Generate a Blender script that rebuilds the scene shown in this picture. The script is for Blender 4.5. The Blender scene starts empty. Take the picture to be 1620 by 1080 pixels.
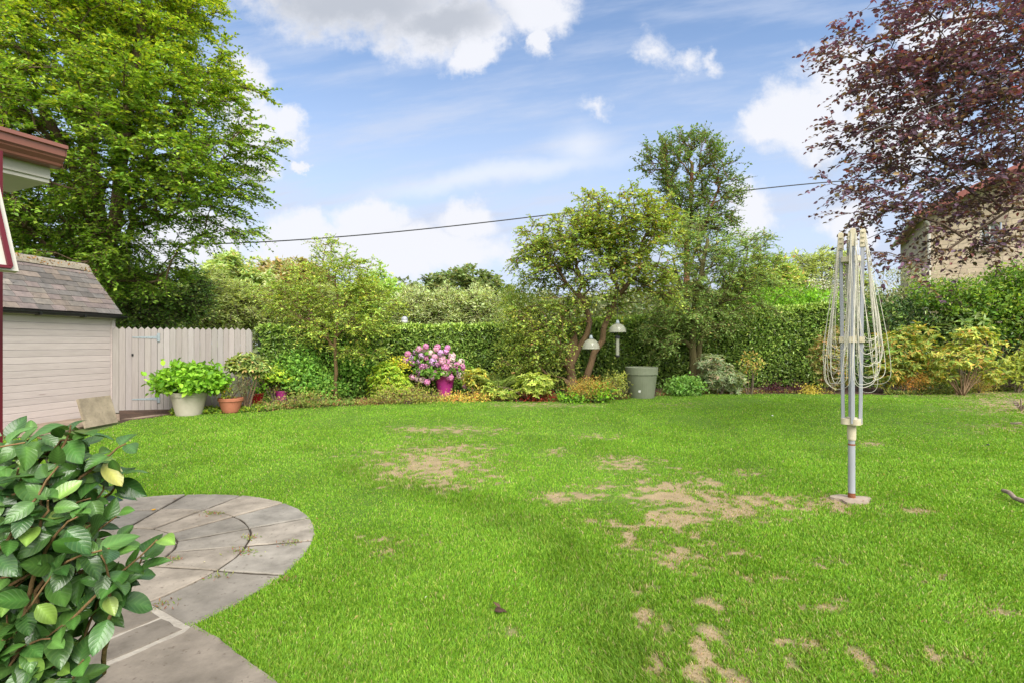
import bpy, math, random
import numpy as np
from mathutils import Vector
R = math.radians
rng = np.random.default_rng(7)
random.seed(7)
S = bpy.context.scene
COL = S.collection
# ------------------------------------------------------------------ camera, sky, sun, exposure
CAMZ, FPX, HX, HY = 1.5, 810.0, 810.0, 545.0
cd = bpy.data.cameras.new("camera"); cam = bpy.data.objects.new("camera", cd); COL.objects.link(cam)
cam.location = (0, 0, CAMZ); cam.rotation_euler = (R(90), 0, 0)
cd.lens = 18; cd.sensor_width = 36; cd.shift_y = 5/1620; cd.clip_start = .05; cd.clip_end = 3000
S.camera = cam
SUN_EL, SUN_AZ = 44, 158          # azimuth clockwise from +Y (view direction): behind right
W = bpy.data.worlds.new("World"); S.world = W; W.use_nodes = True
def build_world():
    nt = W.node_tree; N = nt.nodes; L = nt.links; N.clear()
    def node(t, **k):
        n = N.new(t)
        for a, b in k.items(): setattr(n, a, b)
        return n
    def math_(op, a, b=None, c=None, clamp=False):
        n = node("ShaderNodeMath", operation=op, use_clamp=clamp)
        for i, v in enumerate((a, b, c)):
            if v is None: continue
            if isinstance(v, (int, float)): n.inputs[i].default_value = v
            else: L.new(v, n.inputs[i])
        return n.outputs[0]
    def vm(op, a, b=None, s=None):
        n = node("ShaderNodeVectorMath", operation=op)
        for i, v in enumerate((a, b)):
            if v is None: continue
            if isinstance(v, tuple): n.inputs[i].default_value = v
            else: L.new(v, n.inputs[i])
        if s is not None: n.inputs["Scale"].default_value = s
        return n
    def smooth(x, lo, hi):
        n = node("ShaderNodeMapRange", interpolation_type='SMOOTHSTEP')
        L.new(x, n.inputs["Value"]); n.inputs["From Min"].default_value = lo; n.inputs["From Max"].default_value = hi
        return n.outputs[0]
    def mix(f, a, b):
        n = node("ShaderNodeMix", data_type='RGBA')
        if isinstance(f, (int, float)): n.inputs[0].default_value = f
        else: L.new(f, n.inputs[0])
        for i, v in ((6, a), (7, b)):
            if isinstance(v, tuple): n.inputs[i].default_value = (*v, 1)
            else: L.new(v, n.inputs[i])
        return n.outputs[2]
    sky = node("ShaderNodeTexSky", sky_type='NISHITA'); sky.sun_disc = False
    sky.sun_elevation = R(SUN_EL); sky.sun_rotation = R(SUN_AZ); sky.air_density = 1.0; sky.dust_density = .6; sky.ozone_density = 1.6
    tc = node("ShaderNodeTexCoord"); sep = node("ShaderNodeSeparateXYZ"); L.new(tc.outputs["Generated"], sep.inputs[0])
    ay = math_('MAXIMUM', math_('ABSOLUTE', sep.outputs[1]), .08)
    u = math_('DIVIDE', sep.outputs[0], ay); v = math_('DIVIDE', sep.outputs[2], ay)
    cb = node("ShaderNodeCombineXYZ"); L.new(u, cb.inputs[0]); L.new(v, cb.inputs[1]); uv = cb.outputs[0]
    def noise(scale, detail, rough=.55, off=(0, 0, 0), vec=None):
        n = node("ShaderNodeTexNoise"); n.inputs["Scale"].default_value = scale; n.inputs["Detail"].default_value = detail
        n.inputs["Roughness"].default_value = rough
        L.new(vm('ADD', vec or uv, off).outputs[0], n.inputs["Vector"]); return n
    wz = noise(7, 7, .62)
    warp = vm('SCALE', vm('SUBTRACT', wz.outputs["Color"], (.5, .5, .5)).outputs[0], s=.15).outputs[0]
    wuv = vm('ADD', uv, warp).outputs[0]
    def blobs(lst, vec):
        out = None
        for (px, py, rx, ry) in lst:
            d = vm('SUBTRACT', vec, ((px-HX)/FPX, (HY-py)/FPX, 0)).outputs[0]
            d = vm('MULTIPLY', d, (FPX/rx, FPX/ry, 0)).outputs[0]
            l = math_('SUBTRACT', 1, vm('LENGTH', d).outputs["Value"])
            out = l if out is None else math_('MAXIMUM', out, l)
        return out
    cum = blobs([(372, 135, 62, 62), (395, 205, 62, 62), (455, 205, 42, 34), (400, 260, 45, 45), (475, 254, 20, 10), (560, -10, 210, 88), (700, 35, 150, 68), (420, -30, 120, 60),
                 (752, 88, 50, 36), (845, 15, 80, 60), (850, 70, 22, 40), 
                 (1280, 195, 105, 75), (1340, 125, 95, 75), (1215, 195, 60, 45), (1420, 200, 120, 90),
                 (470, 372, 80, 52), (590, 350, 70, 42), (600, 400, 300, 52), (735, 355, 60, 42), (1185, 345, 48, 62), (1350, 345, 50, 60),
                 (300, 380, 120, 60), (-200, 200, 260, 160), (1500, 60, 120, 60), (-500, 500, 300, 60), (2300, 300, 400, 160),
                 (1000, -400, 500, 130), (-400, -600, 600, 160)], wuv)
    cum = math_('MAXIMUM', cum, math_('MULTIPLY', blobs([(1034, 80, 26, 30), (1078, 86, 30, 20), (1114, 90, 26, 15), (950, 165, 34, 16)], wuv), .42))
    fine = noise(22, 7, .66)
    cumn = math_('ADD', cum, math_('MULTIPLY', math_('SUBTRACT', fine.outputs[0], .5), .75))
    mask = smooth(cumn, -.08, .50)
    # grey undersides: more of the cloud body above means darker
    gshade = blobs([(560, 0, 230, 75), (700, 30, 130, 52), (380, 300, 70, 70), (1310, 275, 130, 40)], wuv)
    gr = smooth(math_('ADD', gshade, math_('MULTIPLY', math_('SUBTRACT', wz.outputs[0], .5), .8)), -.05, .75)
    # streaks (cirrus), stretched and slightly inclined
    rot = node("ShaderNodeVectorRotate", rotation_type='Z_AXIS'); L.new(uv, rot.inputs["Vector"]); rot.inputs["Angle"].default_value = R(-9)
    st = vm('MULTIPLY', rot.outputs[0], (1.1, 6.5, 1)).outputs[0]
    cn = noise(2.3, 6, .6, (3.3, 1.2, 0), st)
    cirr = smooth(cn.outputs[0], .40, .76)
    # one bright streak
    def pr(px, py):
        a = (px-HX)/FPX; b = (HY-py)/FPX; c, s = math.cos(R(-9)), math.sin(R(-9)); return (a*c-b*s, a*s+b*c)
    (sx, sy) = pr(790, 275); ruv = vm('ADD', rot.outputs[0], vm('SCALE', warp, s=.4).outputs[0]).outputs[0]
    d = vm('MULTIPLY', vm('SUBTRACT', ruv, (sx, sy, 0)).outputs[0], (1/.26, 1/.022, 0)).outputs[0]
    s1 = smooth(math_('SUBTRACT', 1, vm('LENGTH', d).outputs["Value"]), -.5, .9)
    (sx, sy) = pr(920, 232); d = vm('MULTIPLY', vm('SUBTRACT', ruv, (sx, sy, 0)).outputs[0], (1/.07, 1/.05, 0)).outputs[0]
    s2 = smooth(math_('SUBTRACT', 1, vm('LENGTH', d).outputs["Value"]), -.4, 1.1)
    streak = math_('MULTIPLY', math_('MAXIMUM', s1, s2), .62)
    veil = smooth(v, .66, .06)     # whiter towards the horizon
    veil2 = math_('ADD', math_('MULTIPLY', veil, .86), math_('MULTIPLY', cirr, .50), clamp=True)
    K = CLOUD
    c = vm('SCALE', sky.outputs[0], s=1.0).outputs[0]
    hz = mix(veil2, vm('MULTIPLY', c, SKYTINT).outputs[0], (.62*K, .69*K, .85*K))
    hz = mix(streak, hz, (.86*K, .89*K, .95*K))
    cc = mix(gr, (.86*K, .87*K, .92*K), (.52*K, .55*K, .61*K))
    out = mix(math_('MULTIPLY', mask, .95), hz, cc)
    # extra-bright unseen cloud cover, added overhead and behind the camera as soft fill
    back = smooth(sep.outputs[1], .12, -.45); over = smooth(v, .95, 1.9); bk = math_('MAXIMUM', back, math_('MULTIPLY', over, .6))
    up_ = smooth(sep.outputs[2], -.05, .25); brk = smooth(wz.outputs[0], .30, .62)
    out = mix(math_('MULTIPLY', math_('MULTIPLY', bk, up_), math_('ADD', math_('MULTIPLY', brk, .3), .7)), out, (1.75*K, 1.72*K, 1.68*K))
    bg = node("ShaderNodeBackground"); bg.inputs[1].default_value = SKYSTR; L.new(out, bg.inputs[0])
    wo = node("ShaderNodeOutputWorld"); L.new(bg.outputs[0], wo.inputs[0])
SKYSTR = .06; CLOUD = 3.9; SKYTINT = (.86, .85, .85)
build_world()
sd = bpy.data.lights.new("sun", 'SUN'); sd.energy = 1.25; sd.angle = R(40); sd.color = (1, .96, .88)
sun = bpy.data.objects.new("sun", sd); COL.objects.link(sun)
_d = Vector((math.sin(R(SUN_AZ))*math.cos(R(SUN_EL)), math.cos(R(SUN_AZ))*math.cos(R(SUN_EL)), math.sin(R(SUN_EL))))
sun.rotation_euler = _d.to_track_quat('Z', 'Y').to_euler(); sun.location = _d*50
S.view_settings.view_transform = 'Standard'; S.view_settings.look = 'None'; S.view_settings.exposure = 2.22; S.view_settings.gamma = 1
cy = S.cycles; cy.max_bounces = 7; cy.diffuse_bounces = 3; cy.glossy_bounces = 2; cy.transmission_bounces = 4; cy.transparent_max_bounces = 8
cy.caustics_reflective = False; cy.caustics_refractive = False; cy.sample_clamp_indirect = 6

# ------------------------------------------------------------------ helpers
def P(px, py, d):
    """point seen at photo pixel (px,py), d metres ahead"""
    return np.array(((px-HX)/FPX*d, d, CAMZ+(HY-py)/FPX*d))
def G(px, py, z=0.):
    d = (CAMZ-z)*FPX/(py-HY); return np.array(((px-HX)/FPX*d, d, z))
def tag(o, label=None, cat=None, group=None, kind=None):
    if label: o["label"] = label
    if cat: o["category"] = cat
    if group: o["group"] = group
    if kind: o["kind"] = kind
    return o
def empty(name, loc, label, cat, group=None):
    o = bpy.data.objects.new(name, None); COL.objects.link(o); o.location = loc; o.empty_display_size = .1
    return tag(o, label, cat, group)
def unit(a):
    return a/np.maximum(np.linalg.norm(a, axis=-1, keepdims=True), 1e-9)
def mesh_obj(name, v, faces, mat, parent=None, col=None, smooth=False):
    """v world coordinates (N,3); faces = list of int arrays (M,k)"""
    v = np.asarray(v, dtype=np.float32)
    me = bpy.data.meshes.new(name)
    if parent is not None:
        v = v-np.array(parent.location, dtype=np.float32)
        par = parent.parent
        while par is not None: v = v-np.array(par.location, dtype=np.float32); par = par.parent
    faces = [np.asarray(f, dtype=np.int32) for f in faces if len(f)]
    me.vertices.add(len(v)); me.vertices.foreach_set("co", v.ravel())
    li = np.concatenate([f.ravel() for f in faces]); tot = np.concatenate([np.full(len(f), f.shape[1], np.int32) for f in faces])
    me.loops.add(len(li)); me.loops.foreach_set("vertex_index", li)
    me.polygons.add(len(tot)); st = np.concatenate([[0], np.cumsum(tot)[:-1]]).astype(np.int32)
    me.polygons.foreach_set("loop_start", st); me.polygons.foreach_set("loop_total", tot)
    me.polygons.foreach_set("use_smooth", np.full(len(tot), bool(smooth)))
    if col is not None:
        c = np.ones((len(v), 4), np.float32); c[:, :3] = col
        a = me.attributes.new("Col", 'FLOAT_COLOR', 'POINT'); a.data.foreach_set("color", c.ravel())
    me.update(); me.validate()
    if mat: me.materials.append(mat)
    o = bpy.data.objects.new(name, me); COL.objects.link(o)
    if parent is not None: o.parent = parent
    return o
class MB:
    def __init__(s): s.v = []; s.f = {}; s.c = []; s.n = 0
    def add(s, v, fs, c=None):
        v = np.asarray(v, float)
        for f in fs:
            f = np.asarray(f)
            if len(f): s.f.setdefault(f.shape[1], []).append(f+s.n)
        s.v.append(v); s.n += len(v)
        cc = np.ones((len(v), 3)); 
        if c is not None: cc[:] = c
        s.c.append(cc); return s
    def box(s, c, size, ax=None, col=None, taper=0):
        """box centred c, size along axes ax (3 unit vectors)"""
        ax = np.eye(3) if ax is None else np.asarray(ax, float)
        h = np.array(size)/2
        sg = np.array([(-1,-1,-1),(1,-1,-1),(1,1,-1),(-1,1,-1),(-1,-1,1),(1,-1,1),(1,1,1),(-1,1,1)])*h
        v = np.array(c)+sg@ax
        return s.add(v, [[(0,3,2,1),(4,5,6,7),(0,1,5,4),(1,2,6,5),(2,3,7,6),(3,0,4,7)]], col)
    def tube(s, pts, rad, k=8, col=None, cap=True, closed=False):
        pts = np.asarray(pts, float); n = len(pts); rad = np.broadcast_to(rad, (n,))
        t = unit(np.gradient(pts, axis=0)); ref = np.array((0, 0, 1.)) if abs(t[0][2]) < .9 else np.array((1., 0, 0))
        vs = []
        u = unit(np.cross(t[0], ref))
        for i in range(n):
            u = unit(u-t[i]*np.dot(u, t[i])); w = np.cross(t[i], u)
            a = np.arange(k)*2*math.pi/k
            vs.append(pts[i]+rad[i]*(np.cos(a)[:, None]*u+np.sin(a)[:, None]*w))
        i = np.arange(n-1)[:, None]*k; j = np.arange(k)[None]; j2 = (j+1) % k
        q = np.stack([i+j, i+j2, i+k+j2, i+k+j], -1).reshape(-1, 4)
        s.add(np.concatenate(vs), [q], col)
        if cap:
            for (p, b, r) in ((pts[0], -1, rad[0]), (pts[-1], 1, rad[-1])):
                ring = vs[0] if b < 0 else vs[-1]
                s.add(np.vstack([ring, p]), [[(a if b > 0 else (a+1) % k, (a+1) % k if b > 0 else a, k) for a in range(k)]], col)
        return s
    def lathe(s, prof, c, k=32, col=None):
        """prof [(r,z)] about vertical axis at c"""
        a = np.arange(k)*2*math.pi/k; n = len(prof)
        v = np.array([[(c[0]+r*math.cos(t), c[1]+r*math.sin(t), c[2]+z) for t in a] for r, z in prof]).reshape(-1, 3)
        i = np.arange(n-1)[:, None]*k; j = np.arange(k)[None]; j2 = (j+1) % k
        q = np.stack([i+j, i+j2, i+k+j2, i+k+j], -1).reshape(-1, 4)
        return s.add(v, [q], col)
    def prism(s, poly, z0, z1, col=None):
        n = len(poly); p = np.array(poly, float)
        v = np.vstack([np.c_[p, np.full(n, z0)], np.c_[p, np.full(n, z1)]])
        fs = [[(i, (i+1) % n, n+(i+1) % n, n+i)] for i in range(n)]
        s.add(v, [[f[0] for f in fs], [tuple(range(n, 2*n))], [tuple(range(n-1, -1, -1))]], col); return s
    def obj(s, name, mat, parent=None, smooth=False, col=True):
        return mesh_obj(name, np.concatenate(s.v), [np.concatenate(a) for a in s.f.values()], mat, parent, np.concatenate(s.c) if col else None, smooth)
def frustums(p0, p1, r0, r1, k):
    """vectorised cones between p0 and p1"""
    t = unit(p1-p0); ref = np.where(np.abs(t[:, 2:3]) < .9, np.array([[0, 0, 1.]]), np.array([[1., 0, 0]]))
    u = unit(np.cross(t, ref)); w = np.cross(t, u); a = np.arange(k)*2*math.pi/k
    ring = np.cos(a)[None, :, None]*u[:, None]+np.sin(a)[None, :, None]*w[:, None]
    v = np.stack([p0[:, None]+ring*r0[:, None, None], p1[:, None]+ring*r1[:, None, None]], 1)     # N,2,k,3
    n = len(p0); b = (np.arange(n)*2*k)[:, None]; j = np.arange(k)[None]; j2 = (j+1) % k
    q = np.stack([b+j, b+j2, b+k+j2, b+k+j], -1).reshape(-1, 4)
    return v.reshape(-1, 3), q
def hash2(ix, iy, s):
    h = (ix.astype(np.int64)*374761393+iy.astype(np.int64)*668265263+s*1442695041) & 0xffffffff
    h = ((h ^ (h >> 13))*1274126177) & 0xffffffff
    return ((h ^ (h >> 16)) & 0xffffff)/float(0xffffff)
def vnoise(x, y, s=0):
    ix = np.floor(x); iy = np.floor(y); fx = x-ix; fy = y-iy; fx = fx*fx*(3-2*fx); fy = fy*fy*(3-2*fy)
    a = hash2(ix, iy, s); b = hash2(ix+1, iy, s); c = hash2(ix, iy+1, s); d = hash2(ix+1, iy+1, s)
    return (a*(1-fx)+b*fx)*(1-fy)+(c*(1-fx)+d*fx)*fy
def fbm(x, y, o=4, s=0):
    r = 0; a = .5; t = 0
    for i in range(o): r = r+a*vnoise(x*2**i+i*17.3, y*2**i-i*9.1, s+i); t += a; a *= .55
    return r/t
def sstep(x, a, b):
    t = np.clip((x-a)/(b-a), 0, 1); return t*t*(3-2*t)

# ------------------------------------------------------------------ materials
def new_mat(name):
    m = bpy.data.materials.new(name); m.use_nodes = True; nt = m.node_tree
    return m, nt, nt.nodes["Principled BSDF"]
def leaf_mat(name, rough=.5, spec=.35, trans=.38, tint=(1.25, 1.15, .5), bump=False):
    m, nt, b = new_mat(name); N = nt.nodes; L = nt.links
    a = N.new("ShaderNodeAttribute"); a.attribute_name = "Col"
    L.new(a.outputs["Color"], b.inputs["Base Color"]); b.inputs["Roughness"].default_value = rough; b.inputs["Specular IOR Level"].default_value = spec
    t = N.new("ShaderNodeBsdfTranslucent"); mu = N.new("ShaderNodeVectorMath"); mu.operation = 'MULTIPLY'
    L.new(a.outputs["Color"], mu.inputs[0]); mu.inputs[1].default_value = tint; L.new(mu.outputs[0], t.inputs[0])
    x = N.new("ShaderNodeMixShader"); x.inputs[0].default_value = trans
    L.new(b.outputs[0], x.inputs[1]); L.new(t.outputs[0], x.inputs[2]); L.new(x.outputs[0], N["Material Output"].inputs[0])
    if bump:
        n = N.new("ShaderNodeTexNoise"); n.inputs["Scale"].default_value = 90; bp = N.new("ShaderNodeBump"); bp.inputs["Strength"].default_value = .12; bp.inputs["Distance"].default_value = .004
        L.new(n.outputs[0], bp.inputs["Height"]); L.new(bp.outputs[0], b.inputs["Normal"])
    return m
def surf(name, c1, c2=None, scale=6, rough=.8, detail=6, bump=.3, bscale=None, stretch=(1, 1, 1), attr=False, spec=.3, spots=None, dist=.01):
    """noise-mottled surface; attr multiplies with the vertex colour"""
    m, nt, b = new_mat(name); N = nt.nodes; L = nt.links
    tc = N.new("ShaderNodeTexCoord"); mp = N.new("ShaderNodeMapping"); mp.inputs["Scale"].default_value = stretch
    L.new(tc.outputs["Object"], mp.inputs[0])
    n = N.new("ShaderNodeTexNoise"); n.inputs["Scale"].default_value = scale; n.inputs["Detail"].default_value = detail; n.inputs["Roughness"].default_value = .65
    L.new(mp.outputs[0], n.inputs["Vector"])
    r = N.new("ShaderNodeValToRGB"); r.color_ramp.elements[0].position = .3; r.color_ramp.elements[1].position = .7
    r.color_ramp.elements[0].color = (*c1, 1); r.color_ramp.elements[1].color = (*(c2 or c1), 1)
    L.new(n.outputs[0], r.inputs[0]); out = r.outputs[0]
    if spots:
        sc, thr, colr = spots
        n2 = N.new("ShaderNodeTexNoise"); n2.inputs["Scale"].default_value = sc; n2.inputs["Detail"].default_value = 4; L.new(mp.outputs[0], n2.inputs["Vector"])
        mr = N.new("ShaderNodeMapRange"); L.new(n2.outputs[0], mr.inputs[0]); mr.inputs[1].default_value = thr; mr.inputs[2].default_value = thr+.08
        mx = N.new("ShaderNodeMix"); mx.data_type = 'RGBA'; L.new(mr.outputs[0], mx.inputs[0]); L.new(out, mx.inputs[6]); mx.inputs[7].default_value = (*colr, 1); out = mx.outputs[2]
    if attr:
        a = N.new("ShaderNodeAttribute"); a.attribute_name = "Col"; mu = N.new("ShaderNodeVectorMath"); mu.operation = 'MULTIPLY'
        L.new(out, mu.inputs[0]); L.new(a.outputs["Color"], mu.inputs[1]); out = mu.outputs[0]
    L.new(out, b.inputs["Base Color"]); b.inputs["Roughness"].default_value = rough; b.inputs["Specular IOR Level"].default_value = spec
    if bump:
        n3 = N.new("ShaderNodeTexNoise"); n3.inputs["Scale"].default_value = bscale or scale*4; n3.inputs["Detail"].default_value = 6; L.new(mp.outputs[0], n3.inputs["Vector"])
        bp = N.new("ShaderNodeBump"); bp.inputs["Strength"].default_value = bump; bp.inputs["Distance"].default_value = dist
        L.new(n3.outputs[0], bp.inputs["Height"]); L.new(bp.outputs[0], b.inputs["Normal"])
    return m
M = {}
M['leaf'] = leaf_mat('leaf', rough=.55, spec=.25)
M['gloss'] = leaf_mat('glossy leaf', rough=.33, spec=.5, trans=.16, tint=(1.2, 1.15, .5))
M['purple'] = leaf_mat('copper leaf', rough=.45, spec=.4, trans=.3, tint=(1.5, .8, .7))
M['camellia'] = leaf_mat('camellia leaf', rough=.30, spec=.5, trans=.14, tint=(1.3, 1.2, .4), bump=True)
def veins(m):
    nt = m.node_tree; N = nt.nodes; L = nt.links; b = N["Principled BSDF"]
    a = N.new("ShaderNodeAttribute"); a.attribute_name = "LUV"; sp = N.new("ShaderNodeSeparateXYZ"); L.new(a.outputs["Vector"], sp.inputs[0])
    def mt(op, x, y):
        n = N.new("ShaderNodeMath"); n.operation = op
        for i, v in enumerate((x, y)):
            if isinstance(v, (int, float)): n.inputs[i].default_value = v
            elif v is not None: L.new(v, n.inputs[i])
        return n.outputs[0]
    ph = mt('SUBTRACT', sp.outputs[1], mt('MULTIPLY', mt('ABSOLUTE', sp.outputs[0], None), .55)); nz = N.new("ShaderNodeTexNoise"); nz.inputs["Scale"].default_value = 14
    ph = mt('ADD', ph, mt('MULTIPLY', nz.outputs[0], .10)); w = mt('POWER', mt('ABSOLUTE', mt('SINE', mt('MULTIPLY', ph, 22.), None), None), 9.)
    bp = N.new("ShaderNodeBump"); bp.invert = True; bp.inputs["Strength"].default_value = .22; bp.inputs["Distance"].default_value = .0012; L.new(w, bp.inputs["Height"]); L.new(bp.outputs[0], b.inputs["Normal"])
    at = [n for n in N if n.type == 'ATTRIBUTE' and n.attribute_name == 'Col'][0]; mx = N.new("ShaderNodeMix"); mx.data_type = 'RGBA'; L.new(mt('MULTIPLY', w, .13), mx.inputs[0]); L.new(at.outputs["Color"], mx.inputs[6]); mx.inputs[7].default_value = (.22, .34, .09, 1)
    L.new(mx.outputs[2], b.inputs["Base Color"])
veins(M['camellia'])
M['petal'] = leaf_mat('petal', rough=.6, spec=.2, trans=.3, tint=(1.1, 1, 1.05))
M['grass'] = leaf_mat('grass blade', rough=.55, spec=.25, trans=.35, tint=(1.1, 1.1, .5))
M['bark'] = surf('bark', (.10, .075, .05), (.20, .155, .11), 9, .9, bump=.9, bscale=30, stretch=(1, 1, .25), attr=True, dist=.03)
M['soil'] = surf('soil', (.045, .028, .02), (.11, .065, .045), 5, .95, bump=1, bscale=40, dist=.04)
M['rough_grass'] = surf('rough ground', (.05, .09, .02), (.10, .14, .035), 2, .95, bump=.5)
M['thatch'] = surf('lawn thatch', (.75, .75, .75), (1.15, 1.15, 1.15), 60, .95, bump=1, bscale=180, attr=True, dist=.01)
M['stone_slab'] = surf('paving stone', (.15, .132, .108), (.305, .27, .225), 4.5, .85, 9, .5, 45, attr=True, spots=(34, .63, (.15, .125, .10)), dist=.006)
M['mortar'] = surf('pale mortar', (.27, .24, .20), (.42, .38, .32), 9, .9, bump=.9, bscale=60)
M['joint'] = surf('soil joint', (.025, .02, .014), (.06, .045, .03), 22, .95)
M['fence_wood'] = surf('painted fence wood', (.275, .248, .232), (.335, .305, .287), 3, .75, 7, .35, 14, stretch=(8, 8, .6), attr=True, spots=(2.2, .70, (.17, .14, .125)))
M['shed_wood'] = surf('painted shed board', (.47, .405, .38), (.55, .48, .45), 3, .7, 7, .25, 14, stretch=(5, .7, 8), attr=True, spots=(1.6, .72, (.30, .24, .21)))
M['slate'] = surf('roof slate', (.7, .7, .7), (1.2, 1.15, 1.1), 9, .8, 8, .6, 35, attr=True, spots=(16, .66, (.06, .05, .045)))
M['ridge'] = surf('mossy ridge tile', (.22, .19, .14), (.34, .30, .24), 10, .9, 6, .6, spots=(14, .58, (.10, .06, .03)))
M['black_plastic'] = surf('black plastic', (.012, .012, .013), (.02, .02, .02), 8, .4, bump=.05)
M['galv'] = surf('galvanised steel', (.20, .235, .25), (.27, .31, .33), 30, .5, bump=.1)
M['brown_gutter'] = surf('brown gutter', (.20, .075, .055), (.24, .09, .065), 5, .38, bump=.05, spec=.5)
M['maroon'] = surf('maroon paint', (.10, .008, .014), (.12, .01, .018), 6, .4, bump=.05)
M['white'] = surf('white paint', (.50, .47, .41), (.58, .55, .49), 5, .55, bump=.1)
M['red_paint'] = surf('red paint', (.20, .065, .055), (.26, .085, .07), 5, .5, bump=.1)
M['cream_pot'] = surf('cream pot', (.42, .375, .30), (.51, .46, .38), 4, .65, bump=.1)
M['terracotta'] = surf('terracotta', (.36, .125, .07), (.45, .17, .10), 6, .8, bump=.2)
M['red_glaze'] = surf('red glaze', (.22, .01, .012), (.30, .015, .018), 6, .2, bump=.05, spec=.6)
M['magenta'] = surf('magenta plastic', (.36, .03, .19), (.43, .04, .23), 4, .45, bump=.05)
M['green_pot'] = surf('sage green plastic', (.155, .175, .115), (.19, .21, .145), 3, .55, bump=.08)
M['label'] = surf('white sticker', (.7, .7, .68), None, 3, .5, bump=0)
M['alu'] = surf('dull aluminium', (.27, .28, .31), (.35, .36, .39), 10, .42, bump=.05, stretch=(1, 1, .2), spec=.5)
M['cream_plastic'] = surf('weathered cream plastic', (.44, .39, .27), (.56, .50, .37), 16, .6, bump=.25)
M['rust'] = surf('rust', (.16, .05, .02), (.26, .10, .05), 20, .9, bump=.4)
M['cord'] = surf('plastic clothes line', (.50, .47, .39), (.62, .59, .50), 20, .55, bump=.05)
M['concrete'] = surf('pinkish concrete', (.24, .19, .145), (.34, .28, .22), 12, .9, 8, .6)
M['cable'] = surf('cable', (.03, .03, .035), (.05, .05, .055), 3, .6, bump=0)
M['pale_wire'] = surf('pale wire', (.34, .34, .35), None, 3, .6, bump=0)
M['dead'] = surf('dry wood', (.18, .13, .10), (.34, .27, .22), 14, .9, bump=.6)
def glass_mat():
    m, nt, b = new_mat('clear plastic'); b.inputs["Base Color"].default_value = (.42, .42, .34, 1); b.inputs["Roughness"].default_value = .12
    b.inputs["Alpha"].default_value = .5; return m
M['clear'] = glass_mat()
def pane_mat():
    m, nt, b = new_mat('window glass'); b.inputs["Base Color"].default_value = (.16, .19, .2, 1); b.inputs["Roughness"].default_value = .05; b.inputs["Specular IOR Level"].default_value = .8; return m
M['pane'] = pane_mat()
def stone_wall():
    m, nt, b = new_mat('coursed sandstone'); N = nt.nodes; L = nt.links
    tc = N.new("ShaderNodeTexCoord"); sp = N.new("ShaderNodeSeparateXYZ"); L.new(tc.outputs["UV"], sp.inputs[0])
    br = N.new("ShaderNodeTexBrick"); L.new(tc.outputs["UV"], br.inputs["Vector"])
    br.inputs["Scale"].default_value = 1; br.inputs["Brick Width"].default_value = .50; br.inputs["Row Height"].default_value = .19; br.inputs["Mortar Size"].default_value = .014
    br.inputs["Color1"].default_value = (.40, .32, .225, 1); br.inputs["Color2"].default_value = (.47, .385, .28, 1); br.inputs["Mortar"].default_value = (.33, .27, .20, 1)
    n = N.new("ShaderNodeTexNoise"); n.inputs["Scale"].default_value = 5; n.inputs["Detail"].default_value = 8; L.new(tc.outputs["UV"], n.inputs["Vector"])
    mr = N.new("ShaderNodeMapRange"); L.new(n.outputs[0], mr.inputs[0]); mr.inputs[3].default_value = .7; mr.inputs[4].default_value = 1.3
    mu = N.new("ShaderNodeVectorMath"); mu.operation = 'SCALE'; L.new(br.outputs[0], mu.inputs[0]); L.new(mr.outputs[0], mu.inputs["Scale"])
    L.new(mu.outputs[0], b.inputs["Base Color"]); b.inputs["Roughness"].default_value = .9
    bp = N.new("ShaderNodeBump"); bp.inputs["Distance"].default_value = .03; bp.inputs["Strength"].default_value = .7
    ad = N.new("ShaderNodeMath"); ad.operation = 'SUBTRACT'; L.new(n.outputs[0], ad.inputs[0]); L.new(br.outputs["Fac"], ad.inputs[1]); L.new(ad.outputs[0], bp.inputs["Height"]); L.new(bp.outputs[0], b.inputs["Normal"])
    return m
M['stone_wall'] = stone_wall()

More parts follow.
